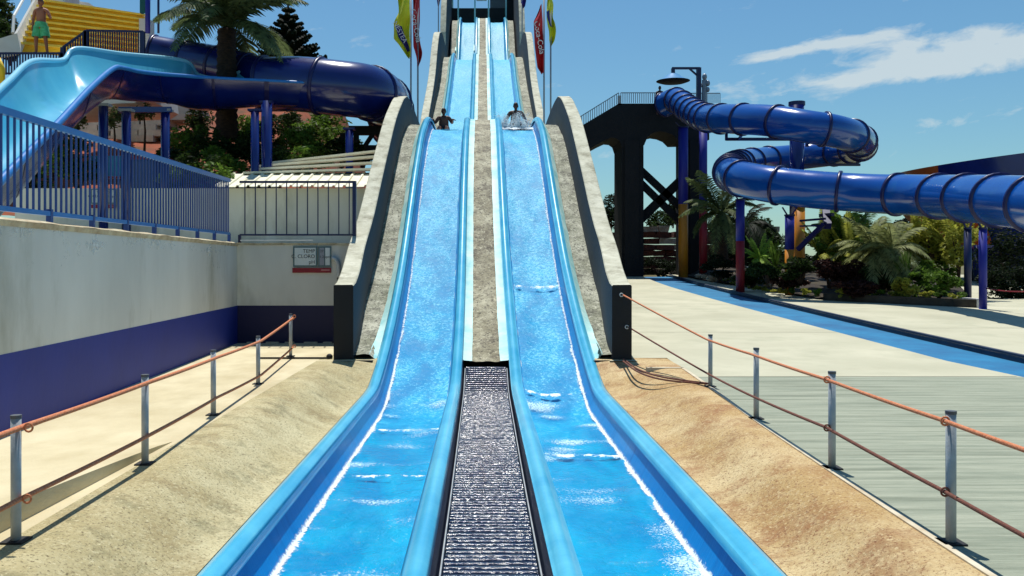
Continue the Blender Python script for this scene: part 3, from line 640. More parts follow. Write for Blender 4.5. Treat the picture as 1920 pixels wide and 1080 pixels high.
b = MB(); b.box(xl, xr, 25.35, 25.4, zt_+.5, zt_+.56); wobj(b, 'ridge_shadow_gap', M_wallfront, bd)
for i, dz in enumerate((.64, .78, .92, 1.04)):
    b = MB(); b.bar((xl+.35+.1*i, 25.3+.4*i, zt_+dz-.1), (xr+.1, 25.3+.4*i, zt_+dz+.02+i*.10), .30, .06); wobj(b, 'roof_batten', M_roof if i < 4 else M_timber, bd)

# information sign
def sign(name, x, y, z, w_, h, label, par=None):
    e = empty(name, label, 'sign', (x, y, z))
    b = MB(); b.box(0, w_*.64, -.03, 0, 0, h); b.box(w_*.66, w_, -.03, 0, 0, h); b.obj('frame', M_signf, e)
    b = MB(); b.box(w_*.04, w_*.60, -.036, -.03, h*.07, h*.93); b.obj('board', M_sign, e)
    for xx in (.70, .85):
        b = MB(); b.box(w_*xx, w_*(xx+.12), -.036, -.03, h*.07, h*.93); b.obj('display', M_sign if xx > .8 else mat('display_grey', (150, 152, 160), None, 3, .5), e)
    for (t_, zz) in (('TEMP', .76), ('C. CLORO', .50), ('pH', .22)):
        o = text_mesh(t_, h*.25, M_black, parent=e, align='RIGHT'); o.location = (w_*.58, -.0385, h*zz); o.rotation_euler = (R(90), 0, 0)
    for (t_, xx, zz) in (('27', .76, .76), ('1.2', .76, .48), ('ppm', .91, .48)):
        o = text_mesh(t_, h*.17, M_black, parent=e); o.location = (w_*xx, -.0385, h*zz); o.rotation_euler = (R(90), 0, 0)
    b = MB(); b.box(-w_*.02, w_*1.0, -.03, 0, -h*.30, -h*.06); b.obj('red_band', M_red, e)
    b = MB(); b.box(w_*.74, w_*.97, -.033, -.03, -h*.2, -h*.13); b.obj('small_print', mat('pink_print', (190, 120, 120), None, 3, .6), e)
    return e
Yw = 19.59
s1 = sign('water_quality_sign', px_x(550, Yw), Yw, EYE+(CY-500)*Yw/F, px_x(621, Yw)-px_x(550, Yw), 38*Yw/F, 'white board reading TEMP, C. CLORO and pH on the end wall')
sign('water_quality_sign', px_x(172, 23.96), 23.96, EYE+(CY-382)*23.96/F, .66, .40, 'white board with a red band behind the long blue railing')
b = MB(); pts, _ = smooth_path([P(622, 484, Yw-.05), P(628, 486, Yw-.05), P(634, 497, Yw-.05), P(635, 520, Yw-.05)], 14); b.tube(pts, .045, 10)
tag(b.obj('curved_pipe', M_pvc, smooth=True), 'white curved plastic pipe beside the water quality board', 'pipe')
b = MB(); b.tube([P(633, 520, Yw-.04), P(633, 575, Yw-.04)], .018, 8)
tag(b.obj('thin_conduit', mat('grey_conduit', (110, 110, 100), None, 3, .5), smooth=True), 'thin grey conduit running down beside the black pillar', 'pipe')

# ---------------------------------------------------------------- rope fences
def post(p, h, label, grp):
    e = empty('rope_post', label, 'post', p, grp)
    b = MB(); b.bar((0, 0, 0), (0, 0, h-.02), .062, .062, 12); b.obj('shaft', M_galv, e, True)
    b = MB(); b.bar((0, 0, h-.02), (0, 0, h), .068, .068, 12); b.obj('cap', M_cap2, e)
    b = MB(); b.box(-.07, .07, -.07, .07, -.004, .012); b.obj('base_plate', M_wallfront, e)
    return e
def rope(pts, r, label, m_=M_rope, sag=0.006, knots=()):
    q = []
    for i in range(len(pts)-1):
        for k in range(10):
            t = k/10; p = Vector(pts[i]).lerp(Vector(pts[i+1]), t); p.z -= sag*4*t*(1-t); q.append(p)
    q.append(Vector(pts[-1]))
    e = empty('rope', label, 'rope', q[0]); b = MB(); b.tube(q, r, 8); wobj(b, 'cord', m_, e, True)
    for kp in knots:
        b = MB(); c = Vector(kp)
        b.tube([c+Vector((.026*math.cos(t), -.03, .026*math.sin(t))) for t in [i*math.pi/6 for i in range(13)]], .007, 6, False); wobj(b, 'ring', m_, e, True)
    return e
Rb = [(1783, 1018), (1560, 878), (1418, 785), (1332, 725)]; Rt = [770, 696, 652, 627]; Ru = [788, 711, 664, 636]; Rl = [920, 801, 742, 699]
RL = ['nearest grey rope post on the right side of the slide', 'second grey rope post from the camera on the right', 'third grey rope post from the camera on the right', 'farthest grey rope post on the right, at the corner of the paving']
rp_pts_u = []; rp_pts_l = []
for (bx, by), t_, u_, l_, lb in zip(Rb, Rt, Ru, Rl, RL):
    g = G(bx, by); post(g, (by-t_)*g.y/F, lb, 'rope posts right of the slide')
    a = P(bx-2, u_, g.y); c = P(bx-2, l_, g.y); a.x -= .045; c.x -= .045; rp_pts_u.append(a); rp_pts_l.append(c)
pu = P(1168, 553, 16.1); pl = P(1178, 613, 16.1)
def ext(a, b_, k): return a+(a-b_)*k
rope([ext(rp_pts_u[0], rp_pts_u[1], .9)]+rp_pts_u+[pu], .015, 'upper orange rope on the right posts tied to the black pillar', knots=rp_pts_u[:2])
rope([ext(rp_pts_l[0], rp_pts_l[1], .9)]+rp_pts_l+[pl], .014, 'lower brown rope on the right posts tied to the black pillar', M_ropeD, knots=rp_pts_l[:2])
Lb = [(30, 1015), (272, 870), (400, 778), (484, 720), (545, 668)]; Lt = [778, 702, 656, 630, 590]; Lu = [800, 716, 670, 639, 604]; Ll = [933, 815, 745, 703, 652]
LL = ['nearest grey rope post on the left beside the raised slab', 'second grey rope post on the left, at the end of the raised slab', 'middle grey rope post of the five on the left', 'fourth grey rope post from the camera on the left', 'farthest left rope post with rope knots near the end wall']
lu = []; ll = []
for (bx, by), t_, u_, l_, lb in zip(Lb, Lt, Lu, Ll, LL):
    g = G(bx, by)
    if g.y > 17: g = P(bx, by, 16.9); g.z = 0
    k_ = g.y/F; post(g, (by-t_)*k_ if by > 700 else .80, lb, 'rope posts left of the slide')
    z0 = (by-u_)*k_ if by > 700 else .72; z1 = (by-l_)*k_ if by > 700 else .17
    lu.append(g+Vector((.045, 0, z0))); ll.append(g+Vector((.045, 0, z1)))
rope([ext(lu[0], lu[1], .9)]+lu, .019, 'upper orange rope strung along the left posts', knots=[lu[0]+Vector((.05, 0, .0)), lu[4], lu[4]+Vector((.03, 0, .03))])
rope([ext(ll[0], ll[1], .9)]+ll, .017, 'lower orange rope strung along the left posts', knots=[ll[0]+Vector((.04, 0, 0)), ll[4]+Vector((.03, 0, .02))])
def gp(px, py, dz=.02): q = G(px, py); q.z += dz; return q
for k_, (lb, off) in enumerate((('slack brown rope on the ground from the right pillar, front strand', 0), ('slack brown rope on the ground behind the front strand', -5))):
    pts, _ = smooth_path([gp(1168, 680+off), gp(1195, 700+off), gp(1235, 714+off), gp(1290, 721+off*.6), gp(1330, 723)], 24)
    b = MB(); b.tube([Vector((p.x, min(p.y, 16.05), .03)) for p in pts], .014, 6); tag(b.obj('ground_rope', M_ropeD, smooth=True), lb, 'rope')
b = MB(); b.bar((-4.15, 16.3, .02), (-2.8, 16.3, .02), .035, .03); b.ell((-2.82, 16.3, .04), (.06, .06, .06)); tag(b.obj('ground_bar', M_wallfront), 'thin black bar lying between the left pillar and last post', 'bar')
for (p, lb) in ((pu, 'upper eye bolt on the right black pillar'), (pl, 'lower eye bolt on the right black pillar')):
    b = MB(); b.tube([p+Vector((-.03+.03*math.cos(t), -.02, .03*math.sin(t))) for t in [i*math.pi/5 for i in range(11)]], .009, 6, False); tag(b.obj('eye_bolt', M_pvc, smooth=True), lb, 'bolt')

# ---------------------------------------------------------------- closed blue tube on the right
def tube_slide(name, label, path, r, nsec, mt, mf, flr=1.08, seams=True, sub=8, skipf=(), dense=()):
    pts, ln = smooth_path(path, nsec*sub); e = empty(name, label, 'tube slide', pts[0])
    cuts = [0]
    while cuts[-1] < nsec:
        f_ = cuts[-1]/nsec; st_ = 1 if (not dense or any(a_ <= f_ < b_ for a_, b_ in dense)) else 2
        cuts.append(min(cuts[-1]+st_, nsec))
    for i in range(len(cuts)-1):
        seg = pts[cuts[i]*sub:cuts[i+1]*sub+1]; b = MB(); b.tube(seg, r, 28, False); wobj(b, 'tube_section', mt, e, True)
    for i in cuts:
        j = i*sub; a = pts[max(j-1, 0)]; c = pts[min(j+1, len(pts)-1)]; d = (c-a).normalized(); p = pts[j]
        b = MB(); b.tube([p-d*.06, p-d*.05, p+d*.05, p+d*.06], [r*.98, r*flr, r*flr, r*.98], 28, False); wobj(b, 'flange', mf, e, True)
    return e, pts
tpath = [P(1246, 196, 52.5), P(1268, 188, 51.5), P(1292, 205, 49), P(1325, 221, 45.5), P(1370, 223, 42), P(1440, 226, 39.5), P(1510, 237, 38), P(1570, 247, 38), P(1608, 260, 40), P(1612, 276, 43.5), P(1570, 285, 47), P(1500, 294, 48.5), P(1430, 301, 47), P(1385, 309, 43.5), P(1368, 321, 39.5), P(1385, 333, 36), P(1440, 345, 34), P(1520, 355, 33), P(1620, 362, 32), P(1740, 367, 29.5), P(1850, 374, 25.2), P(1960, 384, 21.8), P(2100, 398, 19)]
ts, tpts = tube_slide('blue_tube_slide', 'glossy blue enclosed tube slide winding from the dark tower on the right', tpath, .70, 58, M_tube, M_flange, 1.10, sub=6, dense=((0, .12), (.55, .66)))
# ---------------------------------------------------------------- tower
YT = 54.0
tw = empty('slide_tower', 'dark concrete tower with arches and cross bracing behind the right ramp wall', 'tower', P(1250, 510, YT))
def pf(px, py): v_ = P(px, py, YT); return (v_.x, v_.z)
deck = [(1060, 254), (1095, 233), (1160, 194), (1235, 194), (1330, 194), (1330, 262), (1318, 262)]
archR = [(1272-.0, 263), (1262, 253), (1250, 248), (1237, 246), (1224, 249), (1214, 257), (1208, 272)]
archL = [(1166, 276), (1162, 264), (1155, 259), (1145, 258), (1130, 265), (1105, 279), (1060, 300)]
poly = [pf(*q) for q in deck+archR+archL]
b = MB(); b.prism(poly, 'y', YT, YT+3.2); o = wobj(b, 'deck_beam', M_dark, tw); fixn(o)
for (a_, c_) in ((1166, 1207), (1288, 1312)):
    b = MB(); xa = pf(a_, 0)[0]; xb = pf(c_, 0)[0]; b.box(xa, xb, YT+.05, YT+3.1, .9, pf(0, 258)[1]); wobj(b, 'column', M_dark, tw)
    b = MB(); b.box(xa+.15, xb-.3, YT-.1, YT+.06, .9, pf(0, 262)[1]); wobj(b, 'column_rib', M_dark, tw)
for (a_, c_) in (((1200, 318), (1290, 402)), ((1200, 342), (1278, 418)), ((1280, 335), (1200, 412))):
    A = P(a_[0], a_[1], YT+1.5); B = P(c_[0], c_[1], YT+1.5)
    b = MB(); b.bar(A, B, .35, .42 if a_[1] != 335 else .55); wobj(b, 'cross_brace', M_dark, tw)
# tower parapet railing
e = empty('tower_railing', 'pale thin railing along the top edge of the dark tower', 'railing', P(1160, 193, YT))
def rl(A, B, n):
    A = Vector(A); B = Vector(B)
    b = MB(); b.bar(A+Vector((0, 0, .62)), B+Vector((0, 0, .62)), .05, .05); wobj(b, 'rail', M_pole, e)
    bm = MB(); bm.box(-.02, .02, -.02, .02, 0, .62); me = bm.mesh('baluster', M_pole)
    for i in range(n+1): o = inst('baluster', me, e, A.lerp(B, i/n)-e.location)
rl(P(1062, 254, YT+.1), P(1160, 193, YT+.1), 24); rl(P(1164, 193, YT+.1), P(1235, 193, YT+.1), 18); rl(P(1290, 193, YT+2.8), P(1350, 193, YT+2.8), 16)
b = MB(); b.box(P(1159, 0, YT).x, P(1165, 0, YT).x, YT, YT+.2, P(0, 197, YT).z, P(0, 179, YT).z); wobj(b, 'corner_post', M_galv, e)
# lamp
lp = empty('tower_lamp', 'street lamp with wide blue dish shade over the tower', 'street lamp', P(1310, 193, YT))
b = MB(); b.bar(P(1310, 200, YT), P(1310, 127, YT), .26, .26); wobj(b, 'pole', M_railN, lp)
b = MB(); b.bar(P(1312, 128, YT), P(1260, 128, YT), .13, .13); b.bar(P(1262, 128, YT), P(1262, 139, YT), .2, .2); b.bar(P(1309, 143, YT), P(1293, 129, YT), .1, .1); wobj(b, 'arm', M_railN, lp)
c = P(1262, 152, YT)
b = MB(); b.tube([c+Vector((0, 0, .48)), c+Vector((0, 0, .38)), c+Vector((0, 0, .1)), c+Vector((0, 0, 0))], [.15, .35, .75, 1.02], 24, False); wobj(b, 'lamp_shade', M_lamp, lp, True)
b = MB(); b.tube([c+Vector((0, 0, -.005)), c+Vector((0, 0, -.1))], [1.02, .75], 24); wobj(b, 'shade_rim', M_wallfront, lp, True)
# loudspeaker mast
lm = empty('antenna_mast', 'grey mast with round drums standing behind the lamp on the tower', 'mast', P(1321, 193, YT+2))
b = MB(); b.tube([P(1321, 195, YT+2), P(1321, 150, YT+2)], .17, 8); wobj(b, 'pole', M_pole, lm)
for (px, py, r_) in ((1321, 144, .16), (1327, 156, .15), (1327, 168, .13), (1314, 160, .11)):
    b = MB(); b.ell(P(px, py, YT+1.9), (r_, r_, r_*1.3)); wobj(b, 'antenna_drum', M_pole, lm, True)
# painted support columns
def column(px0, px1, Y, ytop, ysplit, lowm, label, zbase=None, name='support_column', upm=M_colB):
    c = P((px0+px1)/2, 0, Y); r = (px1-px0)*Y/F/2; zb = gz(Y) if zbase is None else zbase
    e = empty(name, label, 'column', (c.x, Y, zb), 'painted columns under the right slide')
    zs = EYE+(CY-ysplit)*Y/F; zt = EYE+(CY-ytop)*Y/F
    b = MB(); b.bar((0, 0, -.1), (0, 0, zs-zb), 2*r, 2*r, 20); b.obj('lower_shaft', lowm, e, True)
    b = MB(); b.bar((0, 0, zs-zb), (0, 0, zt-zb), 2*r, 2*r, 20); b.obj('upper_shaft', upm, e, True)
    b = MB(); b.bar((0, 0, zt-zb), (0, 0, zt-zb+.06), 2.3*r, 2.3*r, 20); b.obj('head_plate', M_flange, e)
    for k in (-1, 1):
        b = MB(); b.bar((k*r*.6, 0, zt-zb+.06), (k*r*1.6, 0, zt-zb+.35), .05, .05); b.obj('saddle_strut', M_flange, e)
    return e
column(1272, 1290, 52.5, 240, 383, M_colY, 'blue column with yellow foot in front of the tower')
column(1311, 1326, 52.0, 240, 378, M_colR, 'blue column with dark red foot at the right edge of the tower')
column(1380, 1396, 37.5, 376, 452, M_colR, 'blue column with red foot under the tube bend')
column(1472, 1489, 35.5, 405, 468, M_colY, 'short blue column with orange yellow foot under the tube')
column(1490, 1509, 40.5, 388, 389, M_colY, 'plain yellow column behind the blue and yellow one')
column(1836, 1850, 28.2, 430, 577, M_colB, 'navy column at the right end of the planting bed')
column(1808, 1821, 31.0, 430, 577, M_railN, 'dark column behind the right end of the planting bed', upm=M_railN)
mp_ = empty('centre_mast', 'thick navy mast between the upper tube loops', 'mast', P(1494, 480, 43))
b = MB(); b.bar(P(1494, 505, 43), P(1494, 191, 43), .68, .68, 20); wobj(b, 'shaft', M_navy, mp_, True)
b = MB(); b.bar(P(1494, 198, 43), P(1494, 191, 43), .78, .78, 20); wobj(b, 'cap', M_flange, mp_)
b = MB(); b.bar(P(1362, 261, 43), P(1490, 261, 43), .14, .14); b.bar(P(1362, 261, 43), P(1362, 253, 42.5), .14, .14); b.bar(P(1385, 261, 43), P(1393, 250, 42), .1, .1); wobj(b, 'upper_arm', M_flange, mp_)
b = MB(); b.bar(P(1495, 309, 43), P(1612, 309, 44), .12, .12); b.bar(P(1606, 309, 44), P(1610, 300, 44), .12, .12); b.bar(P(1515, 258, 43), P(1513, 275, 43), .14, .14); wobj(b, 'lower_arm', M_flange, mp_)
br = empty('slide_bracket', 'navy bracket arms reaching from the yellow column to the tube', 'bracket', P(1550, 420, 33.5))
for (a_, c_, w_) in (((1500, 414), (1548, 410), .08), ((1500, 424), (1540, 423), .06), ((1496, 468), (1545, 420), .16), ((1548, 395), (1552, 424), .26), ((1538, 404), (1562, 402), .12)):
    b = MB(); b.bar(P(a_[0], a_[1], 34), P(c_[0], c_[1], 33.2), w_, w_); wobj(b, 'strut', M_flange, br)
b = MB(); b.bar(P(1623, 505, 48), P(1623, 395, 48), .07, .07); tag(b.obj('thin_mast', M_flange), 'thin dark mast rising from the shrubs behind the tube', 'mast')
# big bowl on the right
bw = empty('bowl_slide', 'large blue and orange bowl of a funnel slide at the right edge', 'bowl slide', P(1900, 500, 46))
c = P(1925, 302, 48); Rr = 6.6
def ring(a0, a1, zt0, zt1, r0, r1, nm, m_, th=.1, sc=0):
    b = MB()
    def tz(x): return 0.10*(x-c.x)
    def f(a, cc):
        t = a0+(a1-a0)*a; rr = r0+(r1-r0)*cc; x = c.x+rr*math.cos(t); y = c.y+rr*math.sin(t); return (x, y, c.z+zt0+(zt1-zt0)*cc+tz(x)*(1-cc*sc))
    b.grid(f, 48, 4); 
    def f2(a, cc):
        t = a0+(a1-a0)*a; rr = r0+(r1-r0)*cc-th; x = c.x+rr*math.cos(t); y = c.y+rr*math.sin(t); return (x, y, c.z+zt0+(zt1-zt0)*cc+tz(x)*(1-cc*sc))
    b.grid(f2, 48, 4); wobj(b, nm, m_, bw, True)
ring(-math.pi, -2.75, .1, -1.3, Rr, Rr-.1, 'rim_panel', M_orange); ring(-2.75, -2.1, .1, -1.7, Rr, Rr-.1, 'rim_panel', M_navy); ring(-2.1, -1.4, .1, -1.7, Rr, Rr-.1, 'rim_panel', M_navy); ring(-1.4, 0, .1, -1.7, Rr, Rr-.1, 'rim_panel', M_navy)
ring(0, math.pi, .1, -1.7, Rr, Rr-.1, 'rim_panel', M_orange)
ring(-math.pi-.6, -2.45, -1.7, -4.6, Rr-.1, 4.6, 'bowl_shell', M_orange, sc=1); ring(-2.45, math.pi-.6, -1.7, -4.6, Rr-.1, 4.6, 'bowl_shell', M_navy, sc=1)
ring(-math.pi, math.pi, -4.4, -5.2, 4.6, 1.5, 'bowl_base', M_navy)
b = MB(); b.bar((c.x, c.y, .9), (c.x, c.y, c.z-4.3), 5.8, 5.8, 28); wobj(b, 'drum_base', M_flange, bw, True)
for t in range(6):
    b = MB(); a_ = t*math.pi/3+.4; b.bar((c.x+3.8*math.cos(a_), c.y+3.8*math.sin(a_), .9), (c.x+4.2*math.cos(a_), c.y+4.2*math.sin(a_), c.z-4.2), .3, .3, 12); wobj(b, 'leg', M_navy, bw, True)

# ---------------------------------------------------------------- vegetation
def leaves(name, c, rad, n, size, m_, label=None, cat=None, group=None, parent=None, seed=0, clumps=14, stem=True, kind=None, flat=.5):
    r_ = random.Random(seed or int(c[0]*131+c[1]*37)); v_ = []; f_ = []
    cl_ = []
    for k in range(clumps):
        while True:
            q = Vector((r_.uniform(-1, 1), r_.uniform(-1, 1), r_.uniform(-1, 1)))
            if q.length < 1: break
        q = q*.72; cl_.append((q, r_.uniform(.22, .42)))
    for i in range(n):
        q, cr = r_.choice(cl_); d = Vector((r_.gauss(0, 1), r_.gauss(0, 1), r_.gauss(0, 1))).normalized()
        p = q+d*cr*r_.uniform(.55, 1.0); p = Vector((c[0]+p.x*rad[0], c[1]+p.y*rad[1], c[2]+p.z*rad[2]))
        a = Vector((r_.gauss(0, 1), r_.gauss(0, 1), r_.gauss(0, flat))).normalized(); b2 = a.cross(Vector((r_.gauss(0, 1), r_.gauss(0, 1), r_.gauss(0, 1)))).normalized()
        s_ = size*r_.uniform(.6, 1.4); o = len(v_)
        v_ += [p-a*s_, p+b2*s_*.36-a*s_*.1, p+a*s_, p-b2*s_*.36-a*s_*.1]; f_.append((o, o+1, o+2, o+3))
    b = MB(); b.add(v_, f_)
    if parent is None:
        e = empty(name, label, cat, (c[0], c[1], c[2]-rad[2]), group); wobj(b, 'foliage', m_, e)
        if stem:
            b = MB()
            for k in range(3):
                q, _ = cl_[k]; b.tube([(c[0], c[1], c[2]-rad[2]*1.05), (c[0]+q.x*rad[0]*.5, c[1]+q.y*rad[1]*.5, c[2]-rad[2]*.3), (c[0]+q.x*rad[0], c[1]+q.y*rad[1], c[2]+q.z*rad[2])], [.05*rad[0]+.02, .03*rad[0]+.015, .01], 6)
            wobj(b, 'stem', M_trunk, e, True)
        return e
    return wobj(b, name, m_, parent)
def frond_mesh(L_, droop, m_, nl=34, wl=.32, name='frond', lift=.5, seed=1):
    r_ = random.Random(seed); b = MB(); pts = []
    for i in range(15):
        t = i/14; pts.append(Vector((L_*(t-.12*droop*t*t), 0, L_*(lift*t-droop*t*t))))
    b.tube(pts, [.035*(1-.85*i/14) for i in range(15)], 5)
    for i in range(nl):
        t = .12+.88*i/nl; j = min(int(t*14), 13); p = pts[j].lerp(pts[j+1], t*14-j); d = (pts[j+1]-pts[j]).normalized()
        ll_ = wl*L_*(math.sin(math.pi*min(t*.82+.16, 1))**.7)*r_.uniform(.85, 1.1)
        for s_ in (-1, 1):
            dirv = (d*.55+Vector((0, s_*.8, -.12-.25*r_.random()))).normalized(); tip = p+dirv*ll_-Vector((0, 0, ll_*.18)); mid = p+dirv*ll_*.5
            wv = d*.028*L_/2.2
            b.add([p-wv, mid-wv*1.3, tip, mid+wv*1.3, p+wv], [(0, 1, 2, 3, 4)])
    return b.mesh(name, m_)
def palm(base, h, rt, nfr, L_, m_, label, group='palm trees', droop=.65, seed=1, name='palm_tree', lifts=(1.1, .05), wl=.3, lean=(0, 0)):
    r_ = random.Random(seed); e = empty(name, label, 'palm' if name == 'palm_tree' else 'plant', base, group)
    if h > .3:
        b = MB(); n = int(h/.12)+2; pts = []; rr = []
        for i in range(n): t = i/(n-1); pts.append((lean[0]*t, lean[1]*t, h*t)); rr.append(rt*(1.15-.25*t)*(1.07 if i % 2 else .93))
        b.tube(pts, rr, 14); b.obj('trunk', M_trunk, e, True)
    for var in range(3):
        pass
    ms = [frond_mesh(L_, droop*(.8+.25*k), m_, lift=lifts[0]-(lifts[0]-lifts[1])*k/3, seed=seed+k, wl=wl) for k in range(4)]
    for i in range(nfr):
        k = i % 4
        o = inst('frond', ms[k], e, (lean[0], lean[1], h), (r_.uniform(-.15, .15), r_.uniform(-.25, .2)-(.35 if k == 0 else 0), i*2.39996+r_.uniform(-.2, .2)), (r_.uniform(.85, 1.1),)*3)
    return e
def hz(x, y): return 3.2+max(y-26, 0)*.36*sm(-4.5, -9, x)+.25*mnoise.noise(Vector((x*.5, y*.5, 0)))
b = MB(); b.grid(lambda a, c: (-26+a*21.5, 25.8+c*24, max(hz(-26+a*21.5, 25.8+c*24), 2.0)+.12*mnoise.noise(Vector((a*60, c*60, 1)))), 60, 60); b.obj('earth_slope', M_hill, kind='structure', smooth=True)
# pale terraced stones far left behind the flume
e = empty('terrace_wall', 'pale layered stone wall on the slope behind the flume posts', 'stone wall', P(250, 260, 36))
for k in range(7):
    n_ = 7
    for i in range(n_):
        xa = -19+i*1.15+rnd.uniform(-.05, .05)+(k % 2)*.5; z_ = P(0, 268-k*11, 36).z
        if xa > P(345-10*(6-k)*1.5, 0, 36).x: continue
        b = MB(); b.box(xa, xa+1.12, 35.6+k*.12, 37.5, z_, z_+.24+rnd.uniform(-.01, .02)); wobj(b, 'stone', M_palest, e)
# bushes on the slope
spec = [(350, 262, 29, 1.0, .8, LF_mid), (395, 275, 28, 1.2, .7, LF_dark), (440, 262, 30, 1.1, .8, LF_mid), (480, 280, 28.5, 1.1, .7, LF_dark), (520, 262, 31, 1.2, .9, LF_dark), (560, 272, 29.5, 1.1, .8, LF_mid), (600, 255, 32, 1.2, .8, LF_mid), (610, 228, 34, 1.1, .7, LF_mid),
        (540, 225, 36, 1.2, .7, LF_dark), (470, 235, 36, 1.0, .6, LF_mid), (375, 222, 35, .55, .9, LF_dark), (640, 280, 30, 1.0, .6, LF_dark), (330, 292, 27, .9, .5, LF_dark), (420, 300, 26.8, .9, .5, LF_mid), (505, 300, 27, 1.0, .45, LF_dark), (585, 296, 27.4, 1.0, .45, LF_mid), (680, 288, 33, .9, .6, LF_dark)]
where = ['just left of the palm foot', 'below the palm trunk, left', 'right at the foot of the big palm', 'right of the palm trunk, lower row', 'between the two navy slide posts', 'below the middle of the navy tube', 'at the right end of the slope, upper', 'highest on the slope, below the tube', 'in the shade under the navy tube', 'behind the palm trunk on the slope', 'small and round beside the crossbeam post', 'rightmost beside the ramp', 'lowest at the left end of the slope', 'low one right above the railing top', 'low one left of the roof battens', 'low one just behind the cream roof', 'next to the ramp wall in shade']
for i, (px, py, Y, rx, rz_, m_) in enumerate(spec):
    leaves('shrub', P(px, py, Y), (rx, .9, rz_), 1500, .085, m_, '%s leafy shrub on the red slope, %s' % ('green' if m_ is LF_mid else 'dark green', where[i]), 'shrub', 'shrubs on the red slope', seed=i+1)
# young trees below flume
for (px, py, Y, rr, lb) in ((213, 222, 30, .42, 'small round topped young tree between the first two flume posts'), (270, 215, 31, .4, 'sparse young tree between the second and third flume posts'), (145, 228, 30, .35, 'thin bare sapling left of the flume posts')):
    c_ = P(px, py, Y); e = empty('young_tree', lb, 'tree', (c_.x, c_.y, c_.z-1.6), 'young trees below the flume')
    leaves('crown', c_, (rr, rr, rr*1.35), 420, .07, LF_palm, parent=e, seed=px)
    b = MB(); b.tube([(c_.x, c_.y, c_.z-1.6), (c_.x+.04, c_.y, c_.z-.6), c_], [.05, .035, .02], 7); wobj(b, 'trunk', M_trunk, e, True)
# shrubs + clutter seen through the railing
for i, (px, py, Y, m_) in enumerate(((60, 330, 23.2, LF_dark), (100, 300, 23.0, LF_mid), (145, 320, 23.2, LF_dark), (130, 275, 24.5, LF_dark), (345, 335, 23.2, LF_mid), (400, 333, 23.3, LF_mid), (375, 310, 24.8, LF_dark))):
    leaves('shrub', P(px, py, Y if i in (3, 6) else 24.6), (.75, .6, .55), 900, .07, m_, 'shrub above the pump house wall seen through railing bars, %s' % ['far left', 'second from left', 'beside the navy tank', 'tall dark one at left', 'right of the navy tank', 'rightmost by the roof', 'tall one behind the right shrubs'][i], 'shrub', 'shrubs behind the long railing', seed=40+i)
tk = empty('splash_tank', 'navy blue tank standing on the pump house seen through railing', 'tank', P(265, 350, 25.2))
b = MB(); b.box(P(225, 0, 25.2).x, P(308, 0, 25.2).x, 25.2, 26.4, P(0, 356, 25.2).z, P(0, 298, 25.2).z); wobj(b, 'body', M_navy, tk)
b = MB(); b.box(P(223, 0, 25.15).x, P(310, 0, 25.15).x, 25.15, 26.45, P(0, 299, 25.2).z, P(0, 294, 25.2).z); wobj(b, 'lid', M_colR, tk)
bb = empty('blue_notice_board', 'blue notice board with a red foot behind the long railing', 'sign', P(198, 350, 24.8))
b = MB(); b.box(P(170, 0, 24.8).x, P(226, 0, 24.8).x, 24.8, 24.9, P(0, 330, 24.8).z, P(0, 292, 24.8).z); wobj(b, 'board', M_chan, bb)
b = MB(); b.box(P(170, 0, 24.8).x, P(226, 0, 24.8).x, 24.78, 24.9, P(0, 334, 24.8).z, P(0, 331, 24.8).z); wobj(b, 'red_band', M_red, bb)
b = MB(); b.bar(P(198, 356, 24.85), P(198, 333, 24.85), .12, .1); wobj(b, 'leg', M_navy, bb)

# big palm behind the flume
palm(P(425, 262, 30), P(0, 55, 30).z-P(0, 262, 30).z, .33, 40, 3.3, LF_palm, 'tall date palm with thick dark trunk behind the flume', droop=.55, seed=5, lifts=(1.9, .55), wl=.22)
# conifer
cf = empty('conifer_tree', 'dark spiky conifer behind the navy tube', 'conifer', P(543, 200, 46)); r_ = random.Random(3)
b = MB(); b.tube([P(543, 200, 46), P(541, 60, 46), P(540, 5, 46)], [.25, .15, .04], 8); wobj(b, 'trunk', M_trunk, cf, True)
tip = []
for lev in range(11):
    t = lev/10; z_ = P(0, 165, 46).z*(1-t)+P(0, 8, 46).z*t; ln = 2.3*(1-t)**1.1+.08
    for k in range(6):
        a_ = k*2*math.pi/6+lev*.6; A = Vector((P(541, 0, 46).x, 46, z_)); B = A+Vector((math.cos(a_)*ln, math.sin(a_)*ln, ln*.35))
        b = MB(); b.bar(A, B, .12, .12)
        # finger branchlets with needles
        for j in range(6):
            s_ = .2+.8*j/6; q = A.lerp(B, s_)
            for sd_ in (-1, 1):
                side_ = Vector((-math.sin(a_), math.cos(a_), 0))*sd_; ee = q+(side_*.35+(B-A).normalized()*.5+Vector((0, 0, .25)))*(.15+.45*ln)*(1.1-s_*.5)
                b.bar(q, ee, .12, .12, 4)
                for m2 in range(3):
                    w_ = q.lerp(ee, .3+.25*m2); dd = Vector((r_.gauss(0, 1), r_.gauss(0, 1), r_.gauss(0, 1))).normalized()*.12; b.add([w_-dd, w_+Vector((.03, 0, .03)), w_+dd], [(0, 1, 2)])
        wobj(b, 'branch', LF_pine, cf)
# dark trees, top left
for (px, py, Y, rx, rz_, lb) in ((-8, 20, 42, 1.6, 1.9, 'dark tree at the top left corner'), (18, 75, 40, .9, 1.1, 'dark bush behind the white stair wall')):
    leaves('tree', P(px, py, Y), (rx, 1.5, rz_), 2600, .12, LF_dark, lb, 'tree', seed=px+70)

